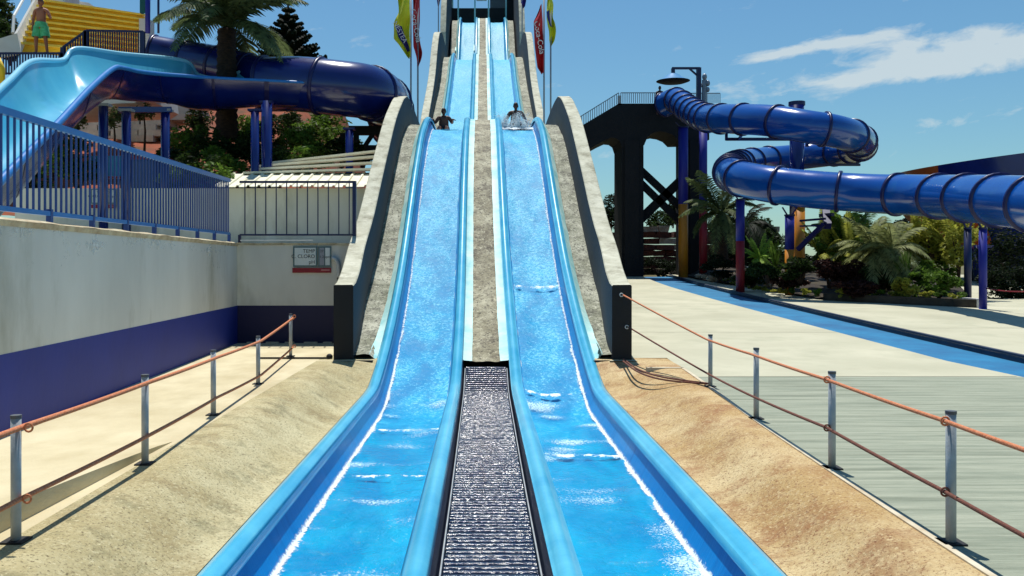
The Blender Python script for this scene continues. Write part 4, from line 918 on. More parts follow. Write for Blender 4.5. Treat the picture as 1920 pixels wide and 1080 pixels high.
# right far: trees on the horizon, rock wall
rw = empty('rock_wall', 'low wall of red stones with pale caps behind the tower columns', 'stone wall', P(1240, 510, 62))
k = 0
for row in range(8):
    z_ = 1.0+row*.43; x_ = 7.5+(row % 2)*.4
    while x_ < 20:
        l_ = rnd.uniform(.7, 1.4)
        if not (row == 7 and rnd.random() < .3):
            b = MB(); j = [rnd.uniform(-.07, .07) for _ in range(8)]
            b.box(x_+.02, x_+l_-.02, 61.8+rnd.uniform(-.2, .2)+row*.06, 63.2, z_+.015, z_+.41)
            b.v = [(v_[0]+rnd.uniform(-.06, .06), v_[1]+rnd.uniform(-.06, .06), v_[2]+rnd.uniform(-.04, .04)) for v_ in b.v]
            wobj(b, 'stone', M_stone if row >= 7 or rnd.random() < .10 else M_redstone, rw)
        x_ += l_
dist = [(1145, 400, 75, 1.6, 1.6, LF_pine), (1160, 385, 78, 1.5, 1.4, LF_pine), (1245, 412, 74, 1.8, 1.1, LF_dark), (1262, 400, 76, 1.0, 1.2, LF_pine), (1232, 425, 70, .7, .7, LF_dark), (1422, 440, 62, 1.6, 1.6, LF_dark), (1445, 455, 58, 1.4, 1.1, LF_dark), (1405, 430, 66, 1.4, 1.4, LF_pine),
        (1570, 425, 60, 1.6, .9, LF_dark), (1600, 420, 62, 1.4, .9, LF_dark), (1345, 440, 64, 1.2, 1.3, LF_dark), (1535, 450, 60, 1.5, .8, LF_pine), (1700, 430, 70, 1.5, .8, LF_pine), (1380, 470, 58, 1.5, 1.0, LF_pine), (1640, 450, 60, 2.0, 1.0, LF_dark), (1750, 455, 60, 2.2, 1.2, LF_dark), (1470, 478, 56, 1.6, .7, LF_dark), (1515, 492, 50, 2.0, .55, LF_pine), (1575, 494, 50, 2.0, .5, LF_dark), (1430, 492, 52, 1.6, .6, LF_dark)]
wh2 = ['between the ramp wall and tower column', 'tallest, against the tower column', 'below the cross brace', 'right of the cross brace foot', 'low under the brace', 'right of the small palm', 'sloping down towards the blue column', 'behind the palm crown', 'left of the thin mast', 'at the thin mast', 'right of the tower', 'under the bracket arm', 'left of the orange bowl', 'behind the red footed column', 'behind the pale fronds', 'under the orange bowl', 'behind the yellow columns', 'low between bracket and yellow column', 'low behind the bamboo like bush', 'low behind the lime rosette']
for i, (px, py, Y, rx, rz_, m_) in enumerate(dist):
    leaves('distant_tree', P(px, py, Y), (rx, 1.6, rz_), 1600, .14, m_, 'distant dark tree on the skyline, %s' % wh2[i], 'tree', 'trees on the right skyline', seed=80+i)
# planting bed
pb = MB()
pts2 = [G(1225, 512), G(1310, 525), G(1440, 546), G(1545, 563), G(1700, 571), G(1835, 577)]
back = [(30, 30), (60, 60), (9.5, 60)]
pl_ = [(p.x, p.y) for p in pts2]
zt3 = [p.z+.03 for p in pts2]
b = MB()
def bedf(a, c_):
    t = a*(len(pts2)-1); i = min(int(t), len(pts2)-2); p = pts2[i].lerp(pts2[i+1], t-i); far_ = Vector((p.x*1.05+2+a*10, 61-a*4, 1.3)); q = p.lerp(far_, c_); return (q.x, q.y, gz(q.y)+.05+.35*sm(0, .3, c_)+.15*mnoise.noise(Vector((q.x, q.y, 0))))
b.grid(bedf, 40, 30); b.obj('planting_bed_soil', M_earth, kind='structure', smooth=True)
# kerb of the bed
kb = empty('bed_kerb', 'low dark kerb along the front of the planting bed with a pale end', 'kerb', pts2[3])
for (p, q, m_) in ((pts2[3], pts2[4], M_wallfront), (pts2[4], pts2[5], M_wallfront)):
    b = MB(); b.bar(p+Vector((0, 0, .12)), q+Vector((0, 0, .12)), .14, .28); wobj(b, 'kerb_beam', mat('dark_timber', (58, 50, 42), (76, 68, 56), 5, .8, .4, 30), kb)
e5 = pts2[5]; b = MB(); b.box(e5.x-.08, e5.x+.10, e5.y-.1, e5.y+1.6, e5.z-.02, e5.z+.30); wobj(b, 'pale_end', M_stucco, kb)
cush = [1475, 1497, 1520, 1543, 1585, 1608, 1632, 1658, 1685, 1716, 1748, 1776, 1803, 1815]
cpos = ['first from the left', 'second from the left', 'third from the left', 'fourth, at the kerb start', 'fifth from the left', 'sixth from the left', 'seventh from the left', 'eighth from the left', 'ninth from the left', 'fifth from the right', 'fourth from the right', 'third from the right', 'second from the right', 'last beside the pale kerb end']
for i, px in enumerate(cush):
    yb = interp([(1440, 548), (1545, 562), (1700, 566), (1835, 572)], px); g = G(px, yb+3); g.y += .35
    leaves('cushion_plant', (g.x, g.y, gz(g.y)+.30), (.27, .25, .20), 420, .045, LF_yel if i % 2 == 0 else LF_mid, 'small yellow green cushion plant along the bed kerb, %s' % cpos[i], 'plant', 'cushion plants along the bed', seed=200+i, clumps=6, stem=False)
for i in range(16):
    px = 1312+i*11; yb = interp([(1310, 525), (1440, 548), (1500, 558)], px); g = G(px, yb); g.y += .2
    s_ = rnd.uniform(.14, .26)
    leaves('edging_plant', (g.x, g.y, gz(g.y)+.12), (s_*1.3, s_, s_*.6), 160, .06, LF_yel if i > 3 else LF_pur, 'low %s edging plant beside the channel, %s' % ('reddish' if i <= 3 else 'yellow green', ['nearest the tower', 'second from the tower', 'third from the tower', 'fourth from the tower', 'fifth from the tower', 'sixth from the tower', 'seventh from the tower', 'eighth from the tower', 'eighth from the kerb end', 'seventh from the kerb end', 'sixth from the kerb end', 'fifth from the kerb end', 'fourth from the kerb end', 'third from the kerb end', 'second from the kerb end', 'nearest the kerb'][i]), 'plant', 'edging plants beside the channel', seed=300+i, clumps=5, stem=False)
for i in range(12):
    px = [1318, 1330, 1345, 1425, 1500, 1530, 1560, 1590, 1480, 1700, 1690, 1455][i]; py = [520, 522, 526, 536, 533, 538, 524, 545, 528, 545, 552, 540][i]
    g = G(px, py+8); s_ = rnd.uniform(.15, .32); b = MB(); b.ell((g.x, g.y+1, gz(g.y)+.3), (s_, s_*.8, s_*.6), 8, 6); b.v = [(v_[0]+rnd.uniform(-.04, .04), v_[1]+rnd.uniform(-.04, .04), v_[2]+rnd.uniform(-.04, .04)) for v_ in b.v]
    tag(b.obj('rock', M_stone), 'pale rock in the planting bed, %s' % ['beside the channel end, left', 'beside the channel end, middle', 'beside the channel end, right', 'in front of the green bin', 'below the yellow columns, left', 'below the yellow columns, right', 'under the tall grass', 'at the kerb start', 'left of the yellow columns', 'front of the pale palm', 'lowest near the cushion plants', 'right of the green bin'][i], 'rock', 'rocks in the planting bed')
# bed plants
bed = [(1440, 510, 34, .9, .35, LF_dark, 'low dark hedge'), (1500, 505, 34, 1.0, .45, LF_dark, 'low dark hedge'), (1555, 510, 33.5, 1.0, .5, LF_pur, 'purple leaved shrub'), (1610, 515, 33, .9, .5, LF_pur, 'purple leaved shrub'), (1655, 520, 32.5, .9, .5, LF_dark, 'dark shrub'),
       (1560, 470, 36, .8, .8, LF_mid, 'tall green bush'), (1600, 445, 37, .9, .8, LF_yel, 'yellow green bamboo like bush'), (1545, 440, 37.5, .45, .7, LF_mid, 'slim green bush'), (1700, 455, 34, .9, .9, LF_yel, 'yellow green tall bush'), (1745, 440, 33.5, .8, 1.0, LF_yel, 'yellow green tall bush'), (1798, 450, 32.5, .62, 1.15, LF_yel, 'tallest yellow green bush'),
       (1760, 490, 34, .9, .8, LF_mid, 'mid green bush'), (1720, 515, 32, .8, .5, LF_mid, 'feathery green shrub'), (1760, 530, 31, .9, .45, LF_mid, 'feathery green shrub'), (1695, 540, 30.8, .35, .3, LF_yel, 'small yellow shrub'), (1600, 540, 31.5, .9, .3, LF_pur, 'low purple ground shrub'), (1480, 530, 34.5, .9, .25, LF_pur, 'low purple ground shrub'), (1650, 475, 35, .8, .7, LF_mid, 'green bush'), (1410, 520, 38, .8, .35, LF_dark, 'low dark hedge'), (1350, 500, 44, 1.2, .6, LF_pine, 'dark shaded shrub'), (1240, 500, 58, 1.5, .7, LF_pine, 'dark shaded shrub'), (1310, 495, 58, 1.4, .8, LF_pine, 'dark shaded shrub'),
       (1880, 475, 37, 1.3, 1.2, LF_pine, 'dark hedge'), (1945, 475, 37, 1.3, 1.2, LF_pine, 'dark hedge'), (1885, 535, 33.5, 1.3, 1.0, LF_pine, 'dark hedge'), (1945, 535, 33.5, 1.2, 1.0, LF_pine, 'dark hedge')]
wh3 = ['beside the green bin', 'below the blue and yellow column', 'below the bracket arm', 'left of the pale fronds', 'under the pale fronds', 'under the bracket arm', 'left of the thin mast', 'just right of the bracket', 'right of the pale fronds', 'below the orange bowl', 'next to the dark column', 'left of the dark column', 'near the kerb, left', 'near the kerb, right', 'at the front near the rocks', 'in front of the pale fronds', 'in front of the yellow columns', 'behind the pale fronds', 'right behind the bin', 'under the palm', 'under the tower arch', 'between tower columns and palm', 'behind the navy column, upper', 'at the right edge, upper', 'behind the navy column, lower', 'at the right edge, lower']
for i, (px, py, Y, rx, rz_, m_, lb) in enumerate(bed):
    leaves('bed_shrub', P(px, py, Y), (rx*1.1, .8, rz_*1.15), 2000, .085, m_, '%s in the planting bed, %s' % (lb, wh3[i]), 'shrub', 'shrubs in the planting bed', seed=400+i)
palm(P(1352, 500, 46), 2.7, .32, 26, 2.3, LF_palm, 'small palm with arching crown between red and blue columns', droop=.75, seed=11, lifts=(1.3, .2), wl=.26)
palm(P(1395, 470, 52), 1.4, .28, 16, 2.4, LF_pine, 'dark drooping palm behind the small palm', droop=.9, seed=12, lifts=(1.0, .3))
palm(P(1640, 540, 33), 1.35, .14, 18, 1.7, LF_silver, 'pale grey green fan of fronds left of the pale palm', droop=.7, seed=13, lifts=(.9, .2))
palm(P(1672, 545, 32.5), 1.5, .14, 24, 1.5, LF_silver, 'pale fronded palm in the middle of the bed', droop=.8, seed=14, lifts=(.9, .1))
palm(P(1590, 530, 36), 1.7, .1, 16, 1.5, LF_mid, 'green fronded palm left of the thin mast', droop=.6, seed=15, lifts=(1.2, .3))
palm(P(1688, 470, 52), .9, .14, 12, 1.3, LF_pine, 'small dark palm against the sky left of the orange bowl', droop=.9, seed=16)
palm(P(1425, 500, 38), .35, .1, 20, .75, LF_lime, 'lime green rosette plant above the bin', droop=.35, seed=17, lifts=(1.4, .1), name='rosette_plant', group='rosette plants')
for (px, py, Y, m_, L_, lb) in ((1548, 500, 36, LF_yel, 1.35, 'tall yellow green reed clump under the bracket arm'), (1592, 505, 35.5, LF_yel, 1.25, 'arching yellow green reed clump left of the thin mast'), (1735, 505, 34, LF_yel, 1.3, 'tall reed clump below the orange bowl'), (1790, 500, 33, LF_yel, 1.35, 'tallest reed clump beside the dark column'), (1455, 520, 36, LF_mid, .7, 'green spiky tuft right of the bin'), (1700, 540, 31.5, LF_mid, .6, 'small green spiky tuft near the kerb')):
    palm(P(px, py, Y), .2, .08, 22, L_, m_, lb, droop=.55, seed=px, lifts=(2.0, .9), wl=.2, name='reed_clump', group='reed clumps in the bed')
# bin
bn = empty('litter_bin', 'green litter bin standing at the edge of the planting bed', 'bin', G(1412, 540))
b = MB(); b.tube([(0, 0, .15), (0, 0, .95)], [.19, .26], 16); b.obj('body', M_grn, bn, True)
b = MB(); b.bar((0, 0, .95), (0, 0, 1.0), .56, .56, 16); b.obj('rim', M_pvc, bn)
b = MB(); b.bar((.22, -.1, -.05), (.22, -.1, 1.0), .04, .04); b.obj('post', M_cap2, bn)
b = MB(); pts, _ = smooth_path([P(1850, 541, 28.1), P(1885, 546, 27), P(1935, 547, 26)], 10); b.tube(pts, .02, 6); tag(b.obj('barrier_rope', M_red, smooth=True), 'thin red rope hanging right of the navy column', 'rope')

# ---------------------------------------------------------------- left flume and tubes
Np = [(655, 160, 28.5), (500, 152, 28), (400, 147, 27.2), (350, 143, 26.4), (300, 139, 25.4), (258, 134, 24.2), (232, 128, 22.9), (212, 129, 21.4), (170, 165, 18.5), (110, 230, 15.5), (50, 290, 13.5), (-60, 400, 11)]
Fp = [(655, 125, 31), (500, 122, 30.5), (420, 145, 30.2), (372, 140, 29.8), (345, 114, 28.8), (230, 101, 27), (144, 91, 25.5), (118, 112, 24.5), (60, 115, 20.5), (20, 148, 18.5), (-30, 195, 16.5), (-130, 290, 14)]
Nv, _ = smooth_path([P(*q) for q in Np], 88) if False else ([P(*q) for q in Np], 0)
def cr(ps, t):
    e = [ps[0]*2-ps[1]]+ps+[ps[-1]*2-ps[-2]]; t = min(t, len(ps)-1-1e-6); i = int(t); f = t-i; a, b_, c_, d = e[i:i+4]
    return .5*((2*b_)+(c_-a)*f+(2*a-5*b_+4*c_-d)*f*f+(3*b_-a-3*c_+d)*f**3)
NP = [P(*q) for q in Np]; FP = [P(*q) for q in Fp]
fm = empty('open_flume', 'open cyan slide flume with dark navy outside curving down past the railing', 'slide flume', P(250, 200, 24))
def shell(off, dep, out=0.0):
    def f(a, c_):
        t = a*(len(NP)-1); n_ = cr(NP, t); f_ = cr(FP, t); d = (f_-n_); d.z = 0; dn = d.normalized()
        p = n_.lerp(f_, c_); u_ = abs(2*c_-1); prof_ = 1-u_**3.2
        p = p - dn*out*(1 if c_ < .5 else -1)*(u_**2)
        p.z -= (dep)*prof_+off
        return p
    return f
b = MB(); b.grid(shell(0, .95), 120, 20); wobj(b, 'inner_surface', M_cyan, fm, True)
b = MB(); b.grid(shell(.04, 1.02, .07), 120, 20); wobj(b, 'outer_shell', M_navy, fm, True)
for ps, nm in ((NP, 0), (FP, 1)):
    b = MB(); n_ = 120; b.tube([cr(ps, i/n_*(len(ps)-1)) for i in range(n_+1)], .065, 8); wobj(b, 'rim', M_cyanrim if nm else M_railL, fm, True)
for i in (1, 2, 4, 6, 8, 9, 10):
    f = shell(.035, 1.04, .09); b = MB(); a0 = i/(len(NP)-1)
    b.grid(lambda a, c_: f(a0+(a-.5)*.006, c_), 1, 20); wobj(b, 'joint', M_flange, fm)
ptube, pp_ = tube_slide('navy_tube_slide', 'dark navy enclosed tube ending behind the left ramp wall', [P(498, 158, 29.5), P(560, 158, 29.2), P(630, 165, 29), P(690, 173, 29.5), P(722, 190, 31.5), P(732, 214, 34.5), P(735, 236, 37.5)], .90, 6, M_navy, M_flange, 1.06)
t2, _ = tube_slide('rear_tube_slide', 'blue enclosed tube descending behind the big palm trunk', [P(288, 103, 32), P(340, 112, 32), P(400, 122, 31.5), P(465, 138, 31), P(520, 152, 30.5)], .70, 4, M_navy, M_flange, 1.05)
for (px, Y, top, lb) in ((194, 23.2, 195, 'leftmost navy post under the flume'), (237, 23.6, 205, 'second navy post under the flume, left end of the crossbeam'), (310, 24.2, 205, 'third navy post under the flume, right end of the crossbeam'), (478, 25.4, 205, 'fourth navy post, right of the palm trunk'), (500, 25.8, 190, 'thick navy post under the tube mouth'), (655, 27.5, 240, 'navy post at the right end of the slope')):
    b = MB(); r0 = .16 if px == 500 else .12; b.bar((0, 0, 0), (0, 0, P(0, top, Y).z-2.2), r0*2, r0*2, 12)
    e = empty('flume_post', lb, 'post', (P(px, 0, Y).x, Y, 2.2), 'navy posts under the left flume'); b.obj('shaft', M_navy, e, True)
    b = MB(); b.box(-.18, .18, -.14, .14, P(0, top, Y).z-2.26, P(0, top, Y).z-2.2); b.obj('top_plate', M_pole if px in (194, 237, 310) else M_flange, e)
b = MB(); b.bar(P(222, 206, 23.7), P(322, 206, 24.2), .2, .14); tag(b.obj('crossbeam', M_navy), 'navy crossbeam joining two flume posts', 'beam')
tr = empty('pipe_trestle', 'dark trestle frame below the navy tube end beside the ramp', 'trestle', P(690, 280, 31))
for (a_, c_, w_) in (((655, 245), (720, 245), .3), ((645, 250), (645, 290), .25), ((668, 245), (668, 285), .18), ((700, 250), (680, 280), .14), ((640, 278), (715, 278), .2), ((712, 240), (716, 290), .2)):
    b = MB(); b.bar(P(a_[0], a_[1], 31), P(c_[0], c_[1], 31), w_, w_); wobj(b, 'strut', M_wallfront, tr)

# ---------------------------------------------------------------- yellow stairs top left
st = empty('yellow_staircase', 'wide staircase painted yellow between white side walls at the top left', 'staircase', P(150, 98, 31))
A0 = P(38, 98, 29.5); B0 = P(272, 118, 35.5)
nst = 9
for k in range(nst):
    t = k/nst; lA = A0.lerp(P(84, 8, 32.0), t); lB = B0.lerp(P(272, 35, 38.5), t)
    d = (lB-lA); nrm = Vector((-d.y, d.x, 0)).normalized()*.36
    lA1 = A0.lerp(P(84, 8, 32.0), t+1/nst); lB1 = B0.lerp(P(272, 35, 38.5), t+1/nst)
    b = MB(); 
    v_ = [lA, lB, Vector((lB.x, lB.y, lB1.z)), Vector((lA.x, lA.y, lA1.z)), lA1+nrm*.02, lB1+nrm*.02]
    b.add(v_, [(0, 1, 2, 3), (3, 2, 5, 4)])
    # nosing
    nv = Vector((.05, -.12, 0)); o_ = wobj(b, 'step', M_yellow, st)
    b = MB(); b.bar(Vector((lA.x, lA.y, lA1.z+.02))+nv, Vector((lB.x, lB.y, lB1.z+.02))+nv, .26, .07); wobj(b, 'step_nosing', M_nose, st)
b = MB()
q = [P(-40, 80, 29), P(0, 72, 29), P(32, 62, 29.2), P(66, 0, 31.5), P(80, -40, 33)]
ql = [P(-40, 110, 29), P(0, 108, 29), P(40, 100, 29.2), P(64, 40, 31), P(78, 0, 32.5)]
vv = []
for p_, r2_ in zip(q, ql): vv += [p_, r2_, r2_+Vector((-.25, .25, 0)), p_+Vector((-.25, .25, 0))]
b.add(vv, [(i*4+k, i*4+(k+1) % 4, (i+1)*4+(k+1) % 4, (i+1)*4+k) for i in range(4) for k in range(4)]); o = wobj(b, 'side_wall', M_stucco, st)
b = MB(); b.tube([P(24, 62, 29), P(26, 30, 29.4), P(44, -2, 31)], .05, 6); wobj(b, 'handrail', M_pvc, st)
b = MB(); b.box(P(268, 0, 35).x, P(286, 0, 35).x, 34.6, 35.2, P(0, 125, 35).z, P(0, 40, 35).z); wobj(b, 'end_pier', M_stucco, st)
b = MB(); b.box(P(66, 0, 40).x, P(130, 0, 40).x, 39.6, 41, P(0, 60, 40).z, P(0, -60, 40).z); b.prism([(P(130, 0, 40).x, P(0, 60, 40).z), (P(130, 0, 40).x, P(0, 14, 40).z), (P(112, 0, 40).x, P(0, -40, 40).z), (P(66, 0, 40).x, P(0, -40, 40).z)], 'y', 39.5, 39.6); wobj(b, 'back_wall', M_stucco, st)
b = MB(); c_ = P(160, 12, 42); b.prism([(P(128, 0, 42).x, P(0, 40, 42).z), (P(128, 0, 42).x, P(0, 20, 42).z), (P(134, 0, 42).x, P(0, 8, 42).z), (P(146, 0, 42).x, P(0, 2, 42).z), (P(166, 0, 42).x, P(0, 5, 42).z), (P(192, 0, 42).x, P(0, 22, 42).z), (P(215, 0, 42).x, P(0, 30, 42).z), (P(215, 0, 42).x, P(0, 40, 42).z)], 'y', 42, 46)
tag(b.obj('white_canopy', M_stucco), 'white curved canopy roof behind the top of the yellow stairs', 'canopy')
b = MB(); b.prism([(-20, 7.0), (-20, 7.4), (P(60, 0, 29).x, P(0, 108, 29).z-.03), (P(272, 0, 31).x, P(0, 122, 31).z), (P(280, 0, 31).x, 7.5), (-12, 7.3)], 'y', 30.5, 34); b.obj('stair_landing', M_stucco, kind='structure')
# railings in front of the stairs
def fence2(label, A, B, h, n):
    A = Vector(A); B = Vector(B); e = empty('stair_railing', label, 'railing', A, 'navy railings in front of the yellow stairs'); up = Vector((0, 0, h))
    b = MB(); b.bar(A+up, B+up, .06, .06); b.bar(A+up*.06, B+up*.06, .05, .05); wobj(b, 'rail', M_railN, e)
    bm = MB(); bm.box(-.018, .018, -.018, .018, 0, h); me = bm.mesh('baluster', M_railN)
    for i in range(n+1): inst('baluster', me, e, A.lerp(B, i/n)-A)
    for T in (A, B):
        b = MB(); b.bar(T-Vector((0, 0, .1)), T+up, .12, .12); wobj(b, 'post', M_railN, e)
YR = 28.3
fence2('low navy railing at the left foot of the yellow stairs', P(-20, 140, YR), P(116, 140, YR), 40*YR/F, 26)
fence2('slanted navy railing climbing to the upper railing', P(118, 125, YR), P(160, 95, YR), 36*YR/F, 9)
fence2('upper navy railing in front of the yellow stairs', P(162, 101, YR), P(268, 103, YR+.2), 44*YR/F, 24)
b = MB(); b.tube([P(-4, 110, 22), P(4, 128, 22), P(4, 150, 22), P(-4, 165, 22)], .07, 8); tag(b.obj('yellow_hoop', M_yellow, smooth=True), 'bright yellow hoop at the left picture edge', 'hoop')
for (px, Y, m_, r_, lb) in ((277, 34, M_colB, .10, 'blue pole at the right end of the stairs'), (297, 34, M_railN, .045, 'thin navy pole right of the blue pole'), (127, 41, M_pole, .04, 'thin grey pole beside the white canopy')):
    b = MB(); b.bar(P(px, 62 if px > 200 else 15, Y), P(px, -30, Y), r_*2, r_*2, 8); tag(b.obj('pole', m_, smooth=True), lb, 'pole')
b = MB(); b.grid(lambda a, c_: P(262+a*20, -10+c_*34+3*math.sin(a*6), 34), 6, 6); tag(b.obj('green_banner', mat('green_banner', (20, 92, 90), None, 3, .7)), 'dark green banner hanging from the blue pole', 'banner')

# ---------------------------------------------------------------- flags
def flag(px, Y, pole_bot, cloth, outline_pts, m_, label, words, ink, poly_off=0, patch=None):
    base = P(px, pole_bot, Y); base.z = 6.2 if Y < 50 else 15
    e = empty('flag', label, 'flag', base, 'flags beside the slide')
    b = MB(); b.bar((0, 0, 0), (0, 0, P(0, -30, Y).z-base.z), .08, .08, 8); b.obj('pole', M_pole, e, True)
    # cloth between left/right outlines (py, xl, xr)
    def f(a, c_):
        py = outline_pts[0][0]+(outline_pts[-1][0]-outline_pts[0][0])*a
        xl_ = interp([(q[0], q[1]) for q in outline_pts], py); xr_ = interp([(q[0], q[2]) for q in outline_pts], py)
        p = P(xl_+(xr_-xl_)*c_, py, Y); p.y += .16*math.sin(c_*7+a*5)+.1*math.sin(a*13+c_*3); return p
    b = MB(); b.grid(f, 30, 12); o = wobj(b, 'cloth', m_, e, True)
    if patch:
        b = MB(); g_ = lambda a, c_: (lambda p: p+Vector((0, -.03, 0)))(f(patch[0]+(patch[1]-patch[0])*a, patch[2]+(patch[3]-patch[2])*c_+patch[4]*(a-.5))); b.grid(g_, 12, 4); wobj(b, 'blue_patch', M_ink, e, True)
    if words:
        txt, a0, c0, size, rot = words; o = text_mesh(txt, size, ink, parent=None, ext=.004); p = f(a0, c0); o.location = (p.x, p.y-.24, p.z); o.rotation_euler = (R(90), R(rot), 0); child_fix(o, e)
    return e
flag(770.5, 40, 215, None, [(-10, 745, 768), (20, 747, 768), (45, 738, 768.5), (70, 738, 769), (85, 748, 769.5), (108, 764, 770)], M_fy, 'yellow flag with a slanted blue word on the left poles', ('NESTEA', .62, .42, .30, 62), M_wink, patch=(.50, .90, .32, .72, .45))
flag(783.5, 39, 215, None, [(-10, 774, 787), (20, 774, 787), (60, 774, 786), (85, 775, 789), (100, 779, 792), (112, 782, 790), (125, 783, 785)], M_fr, 'dark red flag on the left poles', ('Coca-Cola', .45, .5, .34, 80), M_wink)
flag(1020, 39.5, 215, None, [(8, 1013, 1016), (28, 1006, 1017), (40, 1001, 1018), (100, 1004, 1019), (128, 1007, 1019.5), (137, 1014, 1019.5)], M_fr, 'dark red flag on the right poles', ('Coca-Cola', .5, .5, .34, 80), M_wink)
flag(1032.5, 41, 215, None, [(-10, 1027, 1034), (10, 1026, 1038), (30, 1025, 1037), (45, 1027, 1040), (60, 1029, 1042), (75, 1029, 1040), (87, 1031, 1034)], M_fy, 'narrow furled yellow flag on the right poles', None, None, patch=(.32, .62, .1, .5, .3))
flag(822, 60, 60, None, [(-12, 818, 828), (0, 819, 826), (12, 821, 823)], M_fp, 'small purple flag at the top left of the ramp', None, None)
flag(979, 60, 60, None, [(-12, 976, 988), (5, 977, 986), (14, 979, 984)], M_fp, 'small purple flag at the top right of the ramp', None, None)

# ---------------------------------------------------------------- people
def figure(name, label, loc, J, edges, rad, head, skin, hair=True, face=-1, hands=(), clothes=(), scale=1.0, fat=1.0):
    e = empty(name, label, 'person', loc)
    keys = list(J); idx = {k: i for i, k in enumerate(keys)}
    vs = [Vector(J[k]) for k in keys]; rr = [rad[k]*(fat if k not in ('lw', 'rw', 'neck') else 1.1*fat) for k in keys]; ed_ = [(idx[a], idx[b_]) for a, b_ in edges]
    for (wk, dirv, spread) in hands:
        w0 = Vector(J[wk]); dirv = Vector(dirv).normalized(); sp_ = Vector(spread).normalized()
        pm_ = w0+dirv*.055; vs.append(pm_); rr.append(.034); ip = len(vs)-1; ed_.append((idx[wk], ip))
        for fi in range(4):
            b1 = pm_+dirv*.035+sp_*(.027*(fi-1.5)); b2_ = b1+dirv*(.04+.006*(1.5-abs(fi-1.5)))+Vector((0, 0, -.012)); vs += [b1, b2_]; rr += [.011, .009]; ed_ += [(ip, len(vs)-2), (len(vs)-2, len(vs)-1)]
        th = w0+dirv*.03-sp_*.045; vs.append(th); rr.append(.012); ed_.append((ip, len(vs)-1))
    me = bpy.data.meshes.new('body'); me.from_pydata(vs, ed_, []); o = bpy.data.objects.new('tmp', me); COL.objects.link(o)
    m1 = o.modifiers.new('s', 'SKIN'); sv = me.skin_vertices[0].data
    for i, r__ in enumerate(rr): sv[i].radius = (r__, r__*(.72 if i < len(keys) and keys[i] in ('chest', 'belly', 'pelvis', 'neckb') else 1))
    sv[0].use_root = True
    m2 = o.modifiers.new('u', 'SUBSURF'); m2.levels = 2; m2.render_levels = 2
    bpy.context.view_layer.update(); me2 = bpy.data.meshes.new_from_object(o.evaluated_get(bpy.context.evaluated_depsgraph_get())); bpy.data.objects.remove(o)
    b = MB(); b.v = [tuple(v_.co) for v_ in me2.vertices]; b.f = [tuple(p.vertices) for p in me2.polygons]; b.mi = [0]*len(b.f)
    h = Vector(head); b.ell(h, (.078, .095, .118), 14, 12); b.ell(h+Vector((0, .092*face, -.015)), (.014, .022, .024), 6, 6)
    for sx in (-1, 1): b.ell(h+Vector((sx*.08, 0, -.01)), (.012, .02, .032), 6, 6)
    b.ell(h+Vector((0, .02*-face*-1, -.11)), (.05, .05, .07), 8, 6)
    o = b.obj('body', skin, e, True)
    if hair:
        b = MB()
        def hf(a, c_):
            th_ = 2*math.pi*a; ph = c_*math.pi*.56; yy = math.sin(th_)
            lim = 1.0 if yy*face < 0.2 else .72; ph *= lim
            return (h.x+.087*math.cos(th_)*math.sin(ph), h.y+.105*yy*math.sin(ph), h.z+.128*math.cos(ph)+.004)
        b.grid(hf, 18, 8); b.obj('hair', M_hair, e, True)
        b = MB()
        for sx in (-1, 1): b.ell(h+Vector((sx*.03, .088*face, .012)), (.011, .008, .007), 6, 5)
        b.ell(h+Vector((0, .088*face, -.055)), (.024, .01, .006), 6, 5); b.obj('face_features', M_hair, e, True)
    for (nm, fn, m_) in clothes: fn(e, nm, m_)
    e.scale = (scale,)*3
    return e
R_std = dict(pelvis=.15, belly=.14, chest=.165, neckb=.085, neck=.055, ls=.065, le=.045, lw=.03, rs=.065, re=.045, rw=.03, lh=.10, lk=.062, la=.042, lt=.03, rh=.10, rk=.062, ra=.042, rt=.03)
E_std = [('pelvis', 'belly'), ('belly', 'chest'), ('chest', 'neckb'), ('neckb', 'neck'), ('neckb', 'ls'), ('ls', 'le'), ('le', 'lw'), ('neckb', 'rs'), ('rs', 're'), ('re', 'rw'), ('pelvis', 'lh'), ('lh', 'lk'), ('lk', 'la'), ('la', 'lt'), ('pelvis', 'rh'), ('rh', 'rk'), ('rk', 'ra'), ('ra', 'rt')]
# seated riders facing the camera (legs forward, -Y, on the water), arms spread to the lane edges
def rider(x, y, label, skin, lift, arms, grp=None):
    z0 = rim(y)-.40
    J = dict(pelvis=(0, 0, .12+lift), belly=(0, .03, .30+lift), chest=(0, .05, .48+lift), neckb=(0, .04, .60+lift), neck=(0, .03, .67+lift), ls=(-.19, .04, .58+lift), le=arms[0], lw=arms[1], rs=(.19, .04, .58+lift), re=arms[2], rw=arms[3],
             lh=(-.1, -.06, .10+lift), lk=(-.13, -.48, .16+lift*.4), la=(-.12, -.9, .05), lt=(-.12, -1.0, .14), rh=(.1, -.06, .10+lift), rk=(.13, -.48, .16+lift*.4), ra=(.12, -.9, .05), rt=(.12, -1.0, .14))
    def shorts(e, nm, m_):
        b = MB(); 
        b.tube([(0, .02, .04+lift), (0, .02, .2+lift), (0, .03, .25+lift)], [.17, .175, .16], 14, False)
        for s_ in (-1, 1): b.tube([(s_*.09, .0, .10+lift), (s_*.12, -.36, .15+lift*.5)], [.115, .10], 12, False)
        b.obj(nm, m_, e, True)
    return figure('person', label, (x, y, z0), J, E_std, R_std, (0, .01, .80+lift), skin, hands=(('lw', (-.8, -.3, -.2), (0, 1, 0)), ('rw', (.8, -.3, -.2), (0, 1, 0))), clothes=(('shorts', shorts, M_swim),), scale=1.08, fat=1.22)
rider(px_x(832, 33.3), 33.3, 'rider sitting upright in the left lane, in shade with arms spread', M_skinD, .0, [(-.30, -.02, .38), (-.37, -.18, .50), (.30, -.02, .38), (.31, -.24, .48)])
